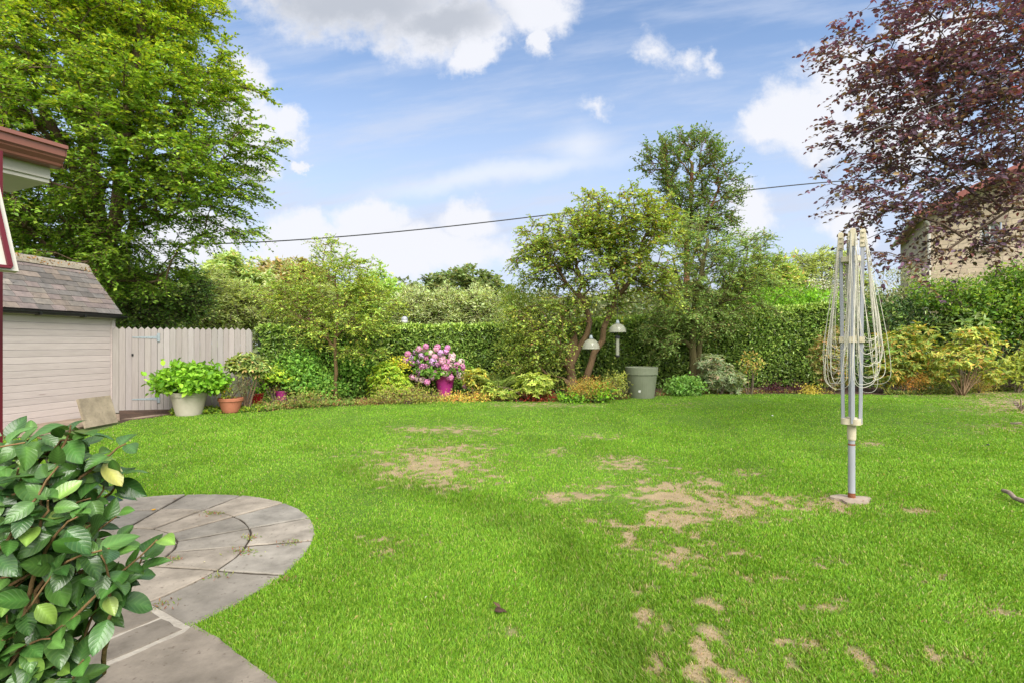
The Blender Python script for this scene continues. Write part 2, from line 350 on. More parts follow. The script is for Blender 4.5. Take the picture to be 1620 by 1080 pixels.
# ------------------------------------------------------------------ foliage
FGV = np.array((2.05, 1.85, 1.95))
def palette(cols, n, jit=.16, gain=None):
    """cols [(r,g,b,weight)]"""
    c = np.array([x[:3] for x in cols]); w = np.array([x[3] if len(x) > 3 else 1. for x in cols]); w = w/w.sum()
    i = rng.choice(len(c), n, p=w); k = 1+rng.normal(0, jit, (n, 1)); return np.clip(c[i]*(gain*np.ones(3) if gain else FGV)*k*(1+rng.normal(0, .05, (n, 3))), .003, .8)
def leaves(p, d, nrm, ln, wd, col, kind='quad', fold=.25):
    """leaf blades: p base, d direction, nrm normal"""
    n = len(p); d = unit(d); s = unit(np.cross(d, nrm)); nn = np.cross(s, d)
    ln = np.broadcast_to(ln, (n,))[:, None]; wd = np.broadcast_to(wd, (n,))[:, None]
    if kind == 'quad':
        v = np.stack([p, p+d*ln*.45+s*wd*.5+nn*wd*fold, p+d*ln, p+d*ln*.45-s*wd*.5+nn*wd*fold], 1)
        f = np.arange(n*4).reshape(n, 4); return v.reshape(-1, 3), [f], np.repeat(col, 4, 0)
    if kind == 'six':
        up = nn*wd*fold; tip = p+d*ln-nn*ln*.12
        v = np.stack([p, p+d*ln*.22+s*wd*.40+up, p+d*ln*.65+s*wd*.45+up*.6, tip, p+d*ln*.65-s*wd*.45+up*.6, p+d*ln*.22-s*wd*.40+up], 1)
        b = (np.arange(n)*6)[:, None]; f = np.concatenate([b+np.array([[0, 1, 2, 3]]), b+np.array([[0, 3, 4, 5]])])
        return v.reshape(-1, 3), [f], np.repeat(col, 6, 0)
    # detailed: 8 rows x 5 columns, curled, pale midrib
    rows = np.linspace(0, 1, 9); prof = np.sin(np.pi*rows**.82)**.8; prof[-1] = 0; prof[0] = .04
    prof = prof*(1-.22*rows); cx = np.array([-.5, -.27, -.03, .03, .27, .5])
    curl = rng.uniform(.05, .42, (n, 1)); fo = rng.uniform(.10, .38, (n, 1)); tw = rng.normal(0, .35, (n, 1))
    vs = []; cs = []; uvs = []
    for i, r in enumerate(rows):
        for j, c in enumerate(cx):
            wave = .05*wd*np.sin(r*9+j)*abs(c)
            side = c*prof[i]
            v = p+d*ln*(r-curl*.25*r**3)-nn*ln*curl*r**2+s*wd*side+nn*(wd*fo*abs(side)*1.3+wave+wd*side*tw*r)
            vs.append(v); cs.append(col*(1.45 if j in (2, 3) and i < 8 else 1.0)); uvs.append((c, r))
    v = np.stack(vs, 1); c = np.stack(cs, 1); R_, C_ = 9, 6; LUV.clear(); LUV.append(np.tile(np.array([(a, b, 0) for a, b in uvs]), (n, 1)))
    ii = (np.arange(R_-1)[:, None]*C_+np.arange(C_-1)[None]).ravel()
    q = np.stack([ii, ii+1, ii+C_+1, ii+C_], -1); f = ((np.arange(n)*R_*C_)[:, None, None]+q[None]).reshape(-1, 4)
    return v.reshape(-1, 3), [f], c.reshape(-1, 3)
LUV = []
def rnd_dir(n):
    return unit(rng.normal(size=(n, 3)))
def in_ellipsoids(E, n, shell=.0):
    """E rows: centre(3), radii(3), weight"""
    E = np.array(E, float); w = E[:, 3]*E[:, 4]*E[:, 5]*E[:, 6]; w = w/w.sum(); i = rng.choice(len(E), n, p=w)
    r = rng.uniform(shell**3, 1, n)**(1/3)*np.clip(rng.normal(1, .10, n), .7, 1.3); dr = rnd_dir(n)
    return E[i, :3]+dr*r[:, None]*E[i, 3:6], dr
def ell(px, py, d, rx, ry, rd, w=1):
    """ellipsoid seen at a photo pixel, radii given in photo pixels across / up and metres deep"""
    c = P(px, py, d); return [*c, rx/FPX*d, rd, ry/FPX*d, w]
def tree(name, label, cat, stems, E, pal, n_att=200, twigs=6, tl=.45, lpt=9, leaf=.09, lw=.055, droop=.25, flat=.55, bark=(1, 1, 1), trunk_r=.2,
         mat='leaf', kind='quad', shell=.35, group=None, step=.35, side=1.0, leafdroop=.15, twig_r=.004, gnarl=.10, top_pal=None, outw=.7, tuft=0, updir=0., spread_last=3):
    """stems: list of polylines (world); attractors fill the ellipsoids, each gets a branch from the nearest wood, twigs and leaves"""
    nodes = []; par = []; fixed = {}
    for si, st in enumerate(stems):
        st = [np.array(p, float) for p in st[0]], st[1]
        pts, r0 = st
        start = None
        if si > 0:
            dd = [np.linalg.norm(n-pts[0]) for n in nodes]; start = int(np.argmin(dd)) if min(dd) < .6 else None
        prev = start if start is not None else -1
        for a, b in zip(pts[:-1], pts[1:]):
            k = max(1, int(np.linalg.norm(b-a)/step))
            for j in range(k):
                if j == 0 and not (len(nodes) == 0 or prev == -1): continue
                nodes.append(a+(b-a)*j/k+(rng.normal(0, gnarl*.15, 3) if j else 0)); par.append(prev); prev = len(nodes)-1; fixed[prev] = r0
            nodes.append(b.copy()); par.append(prev); prev = len(nodes)-1; fixed[prev] = r0
    nstem = len(nodes); base = nodes[0]
    att, dr = in_ellipsoids(E, n_att, shell)
    NA = np.array(nodes); d0 = np.array([np.min(np.linalg.norm(NA-a, axis=1)) for a in att]); order = np.argsort(d0)
    cap = nstem+n_att*30; buf = np.zeros((cap, 3)); buf[:nstem] = NA; cnt = nstem; ends = []; depth_last = []
    c0 = np.mean(np.array(E)[:, :3], 0)
    pdist = np.zeros(cap)
    for i in range(nstem): pdist[i] = 0 if par[i] < 0 else pdist[par[i]]+np.linalg.norm(buf[i]-buf[par[i]])
    for i in order:
        a = att[i]; v = buf[:cnt]-a; dist = np.linalg.norm(v, axis=1)
        cost = dist+.28*pdist[:cnt]+np.maximum(0, v[:, 2])*.9*(1-updir*0)
        j = int(np.argmin(cost)); D = dist[j]; k = max(2, int(D/step)); p0 = buf[j]; q = a-p0
        ctrl = p0+q*.5+np.array((0, 0, .16*D*(1 if droop > 0 else -.3)))+rng.normal(0, gnarl*D*.6, 3)
        prev = j
        for s in range(1, k+1):
            t = s/k; pt = (1-t)**2*p0+2*t*(1-t)*ctrl+t*t*a+(rng.normal(0, gnarl*.25*step, 3) if s < k else 0)
            buf[cnt] = pt; par.append(prev); pdist[cnt] = pdist[prev]+np.linalg.norm(pt-buf[prev]); prev = cnt; cnt += 1
            if s > k-spread_last: ends.append(cnt-1)
    nodes = buf[:cnt]; par = np.array(par)
    load = np.zeros(cnt); load[ends] += 1
    for i in range(cnt-1, 0, -1):
        if par[i] >= 0: load[par[i]] += load[i]
    rad = trunk_r*(np.maximum(load, .5)/max(load[0], 1))**.5
    for i in range(nstem):
        rad[i] = max(rad[i]*.6, fixed[i]*(1-.6*min(1, pdist[i]/max(pdist[:nstem].max(), .1))))
    rad = np.maximum(rad, twig_r*1.6)
    e = np.where(par >= 0)[0]
    # keep radii from growing outward
    for i in e: rad[i] = min(rad[i], rad[par[i]])
    big = e[rad[e] > .035]; small = e[rad[e] <= .035]
    mb = MB()
    for grp, k in ((big, 10), (small, 4)):
        if len(grp):
            v, q = frustums(nodes[par[grp]], nodes[grp]+unit(nodes[grp]-nodes[par[grp]])*rad[grp][:, None]*.3, rad[par[grp]], rad[grp], k)
            mb.add(v, [q], np.array(bark))
    # root flare
    v, q = frustums(np.array([base-np.array((0, 0, .08))]), np.array([base+np.array((0, 0, .22))]), np.array([rad[0]*1.45]), np.array([rad[0]*1.02]), 12); mb.add(v, [q], np.array(bark))
    # twigs
    ends = np.array(ends); T = len(ends)*twigs; o = nodes[np.repeat(ends, twigs)]; g = unit(nodes[ends]-nodes[par[ends]]); g = np.repeat(g, twigs, 0)
    outv = unit(o-c0); d = unit(g*.7+outv*outw+rnd_dir(T)*1.0+np.array((0, 0, updir))); d[:, 2] *= flat; d = unit(d)
    L_ = tl*rng.uniform(.5, 1.25, T); pp = o+rng.normal(0, .03, (T, 3))
    def at(s): return pp+d*(L_*s)[:, None]+np.array((0, 0, -1.))*(droop*L_*s*s)[:, None]
    a0, a1, a2 = at(np.zeros(T)), at(np.full(T, .5)), at(np.ones(T)); tr = np.full(T, twig_r)
    for (x0, x1, k0, k1) in ((a0, a1, 1.3, .9), (a1, a2, .9, .35)):
        v, q = frustums(x0, x1, tr*k0, tr*k1, 3); mb.add(v, [q], np.array(bark))
    root = empty(name, tuple(base), label, cat, group)
    mb.obj('trunk', M['bark'], root, smooth=True)
    nl = T*lpt; ti = np.repeat(np.arange(T), lpt); s = (np.tile(np.arange(lpt), T)+rng.uniform(0, 1, nl))/lpt
    s = .12+.9*s; pos = pp[ti]+d[ti]*(L_[ti]*s)[:, None]+np.array((0, 0, -1.))*(droop*L_[ti]*s*s)[:, None]
    sgn = np.where(np.tile(np.arange(lpt), T) % 2 == 0, 1., -1.)[:, None]
    sd_ = unit(np.cross(d[ti], np.array((0, 0, 1.)))+rng.normal(0, .25, (nl, 3)))
    ld = unit(d[ti]*.55+sd_*sgn*side+rng.normal(0, .3, (nl, 3))+np.array((0, 0, -leafdroop)))
    nr = unit(np.array((0, 0, 1.))+rng.normal(0, .42, (nl, 3)))
    # palette, clustered: whole boughs lean to one tone
    tone = 1+.16*(np.repeat(rng.normal(0, 1, len(ends)), twigs)[ti])[:, None]*.6
    c = palette(pal, nl)*np.clip(tone, .6, 1.5)
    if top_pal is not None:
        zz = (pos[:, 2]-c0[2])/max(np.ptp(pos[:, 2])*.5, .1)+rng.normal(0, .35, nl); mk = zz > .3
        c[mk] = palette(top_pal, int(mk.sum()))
    sz = rng.uniform(.65, 1.2, nl)
    v, f, cc = leaves(pos, ld, nr, leaf*sz, lw*sz, c, kind, .18)
    mesh_obj('crown', v, f, M[mat], root, cc)
    return root
def bush(name, label, cat, E, pal, n=1500, leaf=.07, lw=.035, mat='leaf', kind='quad', rosette=0, base=None, group=None, stems=7, stem_col=(1, 1, 1), shell=.55,
         up=.35, flowers=None, parent=None, part='foliage', stem_r=.012, grass=0, clump=.12):
    """shrub: foliage in clumps near the envelope's surface, on stems from the base"""
    E = np.array(E, float)
    base = np.array(base) if base is not None else np.array((E[:, 0].mean(), E[:, 1].mean(), 0.))
    root = parent or empty(name, tuple(base), label, cat, group)
    per = rosette or 9; nc = max(4, n//per)
    cpos, dr = in_ellipsoids(E, nc, shell)
    keep = cpos[:, 2] > base[2]+.02; cpos = cpos[keep]; dr = dr[keep]; nc = len(cpos)
    i = np.repeat(np.arange(nc), per); N_ = len(i)
    if rosette:
        ang = np.tile(np.arange(per)*2*math.pi/per, nc)+np.repeat(rng.uniform(0, 6, nc), per)
        ax = unit(dr*.6+np.array((0, 0, 1.))*.8+rng.normal(0, .3, (nc, 3)))[i]
        u = unit(np.cross(ax, np.array((1, .3, .1)))); w = np.cross(ax, u)
        ld = unit(u*np.cos(ang)[:, None]+w*np.sin(ang)[:, None]+ax*rng.uniform(-.25, .6, (N_, 1)))
        pos = cpos[i]+rng.normal(0, .006, (N_, 3)); nr = unit(ax+rng.normal(0, .15, (N_, 3)))
    else:
        pos = cpos[i]+rng.normal(0, clump, (N_, 3))*np.array((1, 1, .7)); ld = unit(dr[i]*.5+rnd_dir(N_)+np.array((0, 0, up*.4)))
        nr = unit(dr[i]*.7+np.array((0, 0, up+.3))+rng.normal(0, .5, (N_, 3)))
    pos[:, 2] = np.maximum(pos[:, 2], base[2]+.01)
    c = palette(pal, N_)*np.clip(1+.12*rng.normal(size=(nc, 1))[i], .6, 1.5); sz = rng.uniform(.65, 1.25, N_)
    v, f, cc = leaves(pos, ld, nr, leaf*sz, lw*sz, c, kind, .2)
    mesh_obj(part, v, f, M[mat], root, cc)
    if stems:
        mb = MB(); tg = cpos[rng.choice(nc, min(nc, stems*6), replace=False)]
        mains = []
        for k in range(stems):
            a = base+rng.normal(0, .05, 3)*np.array((1, 1, 0)); b = cpos[rng.integers(nc)]; m = a+(b-a)*.5+rng.normal(0, .06, 3)+np.array((0, 0, .08))
            pts = [a-np.array((0, 0, .03)), a+(m-a)*.55, m, m+(b-m)*.6, b]; mb.tube(pts, [stem_r*1.4, stem_r*1.1, stem_r*.8, stem_r*.5, stem_r*.3], 5, stem_col); mains += pts[1:4]
        mains = np.array(mains)
        for t in tg:
            j = np.argmin(np.linalg.norm(mains-t, axis=1)); mb.tube([mains[j], (mains[j]+t)/2+rng.normal(0, .03, 3), t], [stem_r*.5, stem_r*.35, stem_r*.2], 4, stem_col)
        mb.obj('stem' if not parent else 'stems', M['bark'], root, smooth=True)
    if flowers:
        fpal, nf, fs = flowers; k = rng.choice(nc, min(nf, nc), replace=False); fp = cpos[k]+dr[k]*.04
        for f1 in fp:
            ii = np.zeros(7, int); p_ = f1+rng.normal(0, fs*.25, (7, 3))
            v, f, cc = leaves(p_, rnd_dir(len(ii)), rnd_dir(len(ii)), fs, fs*.7, palette(fpal, len(ii), .1, 1), 'quad', .1); mesh_obj('flower', v, f, M['petal'], root, cc)
    return root
# ------------------------------------------------------------------ ground, lawn, bed
LAWN = [(-60, 700), (60, 693), (150, 684), (205, 666), (262, 657), (330, 655), (420, 650), (500, 643), (600, 639), (700, 634), (790, 633), (860, 634), (930, 633), (985, 631), (1040, 626), (1100, 623), (1200, 622),
        (1300, 622), (1400, 624), (1500, 623), (1560, 619), (1640, 616), (1800, 616), (2000, 620)]
lawn_far = np.array([G(x, y)[:2] for x, y in LAWN])
def lawn_limit(x, y):
    """signed: >0 inside the lawn (nearer than the far edge), measured in azimuth"""
    az = x/np.maximum(y, .05); e = lawn_far[:, 0]/lawn_far[:, 1]; lim = np.interp(az, e, lawn_far[:, 1]); lim = lim+.05*np.sin(az*31)+.04*np.sin(az*83+1)
    return lim-y
PC = np.array((-3.05, 3.53)); PR = 1.58; AX = unit(np.array((1, -.63))); AY = np.array((-AX[1], AX[0]))  # AX along the mortar line, AY to the far side
SLAB_EDGE = [(307, 990), (345, 1012), (375, 1035), (410, 1060), (435, 1080), (470, 1115), (560, 1180), (700, 1300)]
slab_edge = np.array([G(x, y)[:2] for x, y in SLAB_EDGE])
def on_patio(x, y, m=0.):
    p = np.stack([x, y], -1)-PC; r = np.hypot(p[..., 0], p[..., 1]); a = p@AY
    disc = (r < PR+m) & (a > -.25)
    # lower paving: nearer than the mortar line and left of the edge curve
    ex = np.interp(y, slab_edge[::-1, 1], slab_edge[::-1, 0], left=slab_edge[-1, 0], right=slab_edge[0, 0])
    low = (a < .05) & (x < ex+m) & (y < 2.9+(-1.7-x)*.63+.1)
    low2 = (a < .05) & (x < -1.7+m) 
    return disc | low | low2
PATCH = [(690, 738, 85, 26, 1.), (712, 711, 50, 8, 1), (640, 745, 40, 12, .8), (720, 681, 60, 6, .75), (655, 679, 34, 5, .7), (985, 733, 45, 11, .9), (900, 786, 50, 10, 1), (950, 770, 40, 9, .7), (1085, 785, 75, 22, 1.1), (1150, 803, 75, 22, 1.1),
         (1065, 815, 40, 20, 1), (1290, 797, 70, 13, 1), (1095, 835, 40, 18, .8), (1185, 748, 24, 6, .8), (975, 838, 32, 10, .9), (1003, 858, 36, 14, .85), (1108, 950, 30, 9, .8), (1115, 1050, 45, 45, 1), (1145, 1075, 60, 30, .8),
         (1250, 1025, 75, 18, .8), (1215, 914, 34, 8, .8), (1020, 985, 20, 20, .9), (1050, 1050, 22, 30, .8), (1085, 880, 70, 22, .72), (1215, 1000, 40, 12, .6), (1375, 1028, 45, 12, .7), (1300, 960, 50, 12, .6), (1400, 1065, 50, 12, .65), (1180, 960, 40, 12, .6), (1010, 930, 30, 10, .55), (1300, 890, 40, 8, .55), (930, 825, 40, 9, .6), (1050, 1000, 30, 14, .7), (1330, 1010, 30, 9, .65), (1500, 1045, 46, 14, .75), (1545, 622, 90, 6, .7), (1600, 640, 70, 14, .75),
         (1600, 675, 80, 8, .5), (880, 714, 34, 4, .6), (940, 690, 40, 4, .5), (1160, 880, 30, 10, .6), (1450, 808, 22, 5, .9), (860, 640, 70, 4, .6), (1240, 1075, 60, 20, .7), (1180, 1030, 60, 20, .6), (1378, 700, 16, 4, .7), (1060, 640, 40, 3, .4), (800, 1000, 60, 12, .35),
         (615, 860, 50, 14, .4), (1440, 905, 50, 12, .4), (1540, 960, 60, 20, .45)]
def lawn_fields(x, y):
    """bare patches (0..1) and tone of the turf at ground points"""
    yy = np.maximum(y, .3); px = HX+FPX*x/yy; py = HY+FPX*CAMZ/yy; g = np.zeros_like(x)
    for (cx, cy, rx, ry, w) in PATCH:
        g = np.maximum(g, w*np.exp(-(((px-cx)/rx)**2+((py-cy)/ry)**2)*.55))
    nz = fbm(x*5, y*5, 4, 3); n2 = fbm(x*22, y*22, 2, 9)
    n3 = fbm(x*45, y*45, 2, 13); n4 = fbm(x*12, y*12, 3, 15); bare = sstep(g*1.12+(nz-.5)*1.0+(n4-.5)*2.3+(n3-.5)*.8, .62, .93)*(g > .08)
    pth = np.array([G(a, b)[:2] for a, b in ((540, 735), (640, 765), (760, 800), (860, 850), (940, 920), (985, 1000), (1010, 1090))]); dm = np.full(x.shape, 9.)
    for a, b in zip(pth[:-1], pth[1:]):
        q = b-a; t = np.clip(((x-a[0])*q[0]+(y-a[1])*q[1])/(q@q), 0, 1); dm = np.minimum(dm, np.hypot(x-a[0]-t*q[0], y-a[1]-t*q[1]))
    lush = np.exp(-(dm/.28)**2)
    tone = (fbm(x*1.1, y*1.1, 3, 21)-.5)*1.1+(fbm(x*4.5, y*4.5, 3, 31)-.5)*.8
    return bare, lush, tone, g
def ground():
    n = 60; a = np.linspace(0, 2*math.pi, n, endpoint=False); v = [(0, 20, -.03)]+[(900*math.cos(t), 20+900*math.sin(t), -.03) for t in a]
    o = mesh_obj('ground', v, [[(0, i+1, (i+1) % n+1) for i in range(n)]], M['rough_grass']); tag(o, kind='structure')
    # bed
    far = [(-9.6, 12.5), (-6.6, 13.8), (-.4, 17.3), (9, 18.9), (22, 19)]; near = [(x, y-.25) for x, y in lawn_far[3:]]
    pts = [(p[0], p[1], -.012) for p in near[::-1]]; m = len(pts); e = [(np.interp(i, np.linspace(0, m-1, 5), [p[0] for p in far[::-1]]), np.interp(i, np.linspace(0, m-1, 5), [p[1] for p in far[::-1]]), -.012) for i in range(m)]
    nr = 7; V = []
    for i in range(m):
        for j in range(nr):
            t = j/(nr-1); z = -.012+.07*math.sin(math.pi*t)*(.6+.6*random.random())
            V.append((pts[i][0]*(1-t)+e[i][0]*t, pts[i][1]*(1-t)+e[i][1]*t, z))
    q = [(i*nr+j, i*nr+j+1, (i+1)*nr+j+1, (i+1)*nr+j) for i in range(m-1) for j in range(nr-1)]
    o = mesh_obj('flower_bed', V, [q], M['soil'], smooth=True); tag(o, kind='structure')
    # lawn sheet
    st = .05; xs = np.arange(-11, 20, st); ys = np.arange(-.5, 17.6, st); X, Y = np.meshgrid(xs, ys)
    inside = (lawn_limit(X, Y) > -.02) | (Y < 2)
    bare, lush, tone, g = lawn_fields(X, Y)
    Z = .012*(fbm(X*.8, Y*.8, 2, 5)-.5)*2-.03*lush*0
    c = np.array((.085, .17, .014))*(1+.35*tone[..., None]); soil = np.array((.33, .25, .145))*(1+.5*(fbm(X*14, Y*14, 2, 77)-.5))[..., None]
    k = np.clip(bare*1.15+.22*(g > .25)*g, 0, 1)[..., None]; c = c*(1-k)+soil*k
    idx = np.arange(X.size).reshape(X.shape); f = inside[:-1, :-1] & inside[1:, 1:] & inside[1:, :-1] & inside[:-1, 1:]
    q = np.stack([idx[:-1, :-1][f], idx[:-1, 1:][f], idx[1:, 1:][f], idx[1:, :-1][f]], -1)
    used = np.unique(q); remap = np.zeros(X.size, int); remap[used] = np.arange(len(used))
    V = np.stack([X, Y, Z], -1).reshape(-1, 3)[used]; o = mesh_obj('lawn', V, [remap[q]], M['thatch'], None, c.reshape(-1, 3)[used], True); tag(o, kind='structure')
ground()
def grass():
    n = NG; az = rng.uniform(-1.4, 1.9, n); t = rng.uniform(0, 1, n)
    d0, d1, pw = 1.7, 17.6, -.25      # radial pdf
    d = (d0**(pw)+t*(d1**(pw)-d0**(pw)))**(1/pw); x = az*d; y = d
    x += rng.normal(0, .01, n)
    ok = (lawn_limit(x, y) > .0) & ~on_patio(x, y, -.07*fbm(x*9, y*9, 3, 19)+.012) & (x > -11) & (x < 19)
    ok &= ~((np.hypot(x-3.29, (y-4.96)) < .16) & (rng.uniform(0, 1, n) < .93))
    x = x[ok]; y = y[ok]; bare, lush, tone, g = lawn_fields(x, y)
    tuft = fbm(x*12, y*12, 2, 55)
    kp = rng.uniform(0, 1, len(x)) > bare*.80; x, y, bare, lush, tone, g, tuft = (a[kp] for a in (x, y, bare, lush, tone, g, tuft)); n = len(x)
    h = rng.uniform(.016, .031, n)*(1+.6*lush+.35*(tuft-.5))*(1-.4*bare); dist = np.hypot(x, y)
    w = (.0026+.0009*dist)*rng.uniform(.7, 1.3, n)
    # far lawn: clumps rather than blades
    th = rng.uniform(0, 2*math.pi, n); lean = rng.uniform(.2, .95, n); wind = np.stack([fbm(x*2, y*2, 2, 41)-.5, fbm(x*2, y*2, 2, 42)-.5], -1)*.9
    dx = np.cos(th)*lean+wind[:, 0]; dy = np.sin(th)*lean+wind[:, 1]
    b = np.stack([x, y, np.full(n, -.004)], -1); ph = rng.uniform(0, 2*math.pi, n); s = np.stack([np.cos(ph), np.sin(ph), np.zeros(n)], -1)*(w/2)[:, None]
    tip = b+np.stack([dx*h*.8, dy*h*.8, h], -1); mid = b+np.stack([dx*h*.25, dy*h*.25, h*.62], -1)
    base = palette([(.138, .270, .020, 3), (.175, .315, .024, 3), (.105, .22, .019, 2), (.25, .34, .05, 1), (.36, .31, .14, .3)], n, .12, 1.36)
    base *= (1+.26*tone)[:, None]; base *= (1-.20*lush)[:, None]
    straw = palette([(.42, .33, .18, 1), (.34, .30, .12, 1), (.22, .27, .05, 1)], n, .16, 1.1); sel = rng.uniform(0, 1, n) < np.clip(bare*.95+(g > .2)*g*.20, 0, .9)
    base[sel] = straw[sel]
    if NEAR_QUAD:
        v = np.stack([b-s, b+s, mid+s*.8, tip, mid-s*.8], 1).reshape(-1, 3); i = (np.arange(n)*5)[:, None]
        f = [i+np.array([[0, 1, 2, 4]]), i+np.array([[4, 2, 3]])]; c = np.repeat(base, 5, 0)
    o = mesh_obj('grass', v, f, M['grass'], None, c); tag(o, 'short mown green turf with dry patches', 'grass', kind='stuff')
NG = 1400000; NEAR_QUAD = True
grass()
# ------------------------------------------------------------------ paving
def sector(r0, r1, a0, a1, gap=.016):
    k = max(3, int((a1-a0)/4)); A = np.radians(np.linspace(a0, a1, k)); out = []
    for r, rev in ((r1-.007, False), (r0+.007 if r0 > 0 else 0, True)):
        ga = gap/max(r, .1); B = np.linspace(A[0]+ga, A[-1]-ga, k) if r > 0 else np.array([A[0]])
        if rev: B = B[::-1]
        out += [(PC[0]+r*math.cos(t), PC[1]+r*math.sin(t)) for t in B]
        if r == 0: break
    if r0 == 0: out = out[:k]+[(PC[0]+.02*math.cos((A[0]+A[-1])/2), PC[1]+.02*math.sin((A[0]+A[-1])/2))]
    return out
def paving():
    mb = MB(); 
    def slab(poly, kk=1.):
        k = random.uniform(.82, 1.12)*kk; t = random.uniform(-.04, .04); c = (k*(1+t), k, k*(1-t)); z = .016+random.uniform(-.002, .003)
        p0 = np.array(poly); cen = p0.mean(0); p = []
        for a_, b_ in zip(p0, np.roll(p0, -1, 0)):
            m_ = max(1, int(np.linalg.norm(b_-a_)/.06)); p += [a_+(b_-a_)*t_/m_ for t_ in range(m_)]
        p = np.array(p)
        jit = np.array(p)+np.random.default_rng(len(mb.v)).normal(0, .0032, p.shape)
        n = len(jit); inn = jit+(cen-jit)/np.maximum(np.linalg.norm(cen-jit, axis=1, keepdims=True), .01)*.007
        v = np.vstack([np.c_[jit, np.full(n, -.03)], np.c_[jit, np.full(n, z-.006)], np.c_[inn, np.full(n, z)]])
        fs = [(i, (i+1) % n, n+(i+1) % n, n+i) for i in range(n)]+[(n+i, n+(i+1) % n, 2*n+(i+1) % n, 2*n+i) for i in range(n)]
        mb.add(v, [fs, [tuple(range(2*n, 3*n))]], c)
    rad_out = [-32, -8, 13.5, 34, 55, 76, 97, 121, 148]; rad_mid = [-32, -8, 13.5, 34, 55, 76, 97, 121, 148]; rad_in = [-32, 30, 92, 148]
    for a, b in zip(rad_out[:-1], rad_out[1:]): slab(sector(1.11, PR, a, b))
    for a, b in zip(rad_mid[:-1], rad_mid[1:]): slab(sector(.62, 1.11, a, b))
    for a, b in zip(rad_in[:-1], rad_in[1:]): slab(sector(0, .62, a, b))
    # lower rectangular slabs in a frame along AX / AY; origin on the mortar line
    O = PC-AY*.005
    def rect(a0, a1, b0, b1, gap=.015): return [tuple(O+AX*x+AY*y) for x, y in ((a0+gap, b0+gap), (a1-gap, b0+gap), (a1-gap, b1-gap), (a0+gap, b1-gap))]
    cols = [-3.6, -2.9, -2.2, -1.5, -.9, -.35, .30, .845, 1.36, 1.59]
    for i, (a, b) in enumerate(zip(cols[:-1], cols[1:])):
        ys = [-.0, -.62, -1.25, -1.9, -2.6] if i % 2 else [-.0, -.95, -1.55, -2.3, -3.0]
        if i >= len(cols)-3: ys = [-.0, -.85, -1.5, -2.2]
        for y1, y0 in zip(ys[:-1], ys[1:]): slab(rect(a, b, y0, y1), .72)
    # big edge slab with curved lawn edge
    s0 = O+AX*1.60
    e = [tuple(p) for p in slab_edge[:6]]
    inner = [tuple(s0+AY*-1.15), tuple(s0+AY*-.03)]
    slab([e[0]]+inner[::-1][0:1]+[inner[0]]+[(-.95, 1.75)]+e[::-1][0:5]) if False else slab([tuple(s0+AY*-.012+AX*.012), *[tuple(s0+AX*.012+AY*t) for t in (-.4, -.8, -1.25)], *e[::-1]])
    o = mb.obj('patio', M['stone_slab']); tag(o, kind='structure')
    a = np.linspace(-34, 150, 50); disc = [(PC[0]+(PR-.012)*math.cos(R(t)), PC[1]+(PR-.012)*math.sin(R(t))) for t in a]
    o = mesh_obj('soil_joints', [(x, y, .004+.0) for x, y in disc], [[tuple(range(len(disc)))]], M['joint']); tag(o, kind='structure')
    pol = [tuple(O+AX*x+AY*y) for x, y in ((-3.7, .02), (1.62, .025), (1.62, -1.3), (1.62, -3), (-3.7, -3))]
    o = mesh_obj('mortar_bed', [(x, y, .0125) for x, y in pol], [[tuple(range(5))[::-1]]], M['mortar']); tag(o, kind='structure')
    # weeds in the joints
    pts = []
    for px, py, k, s in ((335, 812, 60, .03), (460, 858, 40, .03), (385, 872, 60, .035), (268, 886, 50, .03), (395, 850, 40, .03), (345, 912, 30, .03), (260, 955, 30, .03), (452, 916, 20, .02)):
        c = G(px, py, .02); q = c+rng.normal(0, 1, (k, 3))*np.array((s*1.4, s, 0)); pts.append(q)
    q = np.concatenate(pts); n = len(q); v, f, c = leaves(q, unit(rnd_dir(n)+np.array((0, 0, .8))), rnd_dir(n), .025, .008, palette([(.09, .15, .03), (.14, .17, .05), (.14, .07, .04)], n)); o = mesh_obj('moss', v, f, M['leaf'], None, c)
    tag(o, 'small moss and weed tufts in the paving joints', 'weeds', kind='stuff')
    pth = [G(x, y)[:2] for x, y in ((20, 690), (90, 684), (178, 664), (215, 662), (268, 655), (262, 650), (178, 655), (0, 677))]
    mb = MB(); mb.prism([tuple(p) for p in pth], -.02, .012, (1.05, .9, .8)); o = mb.obj('path', M['stone_slab']); tag(o, kind='structure')
paving()
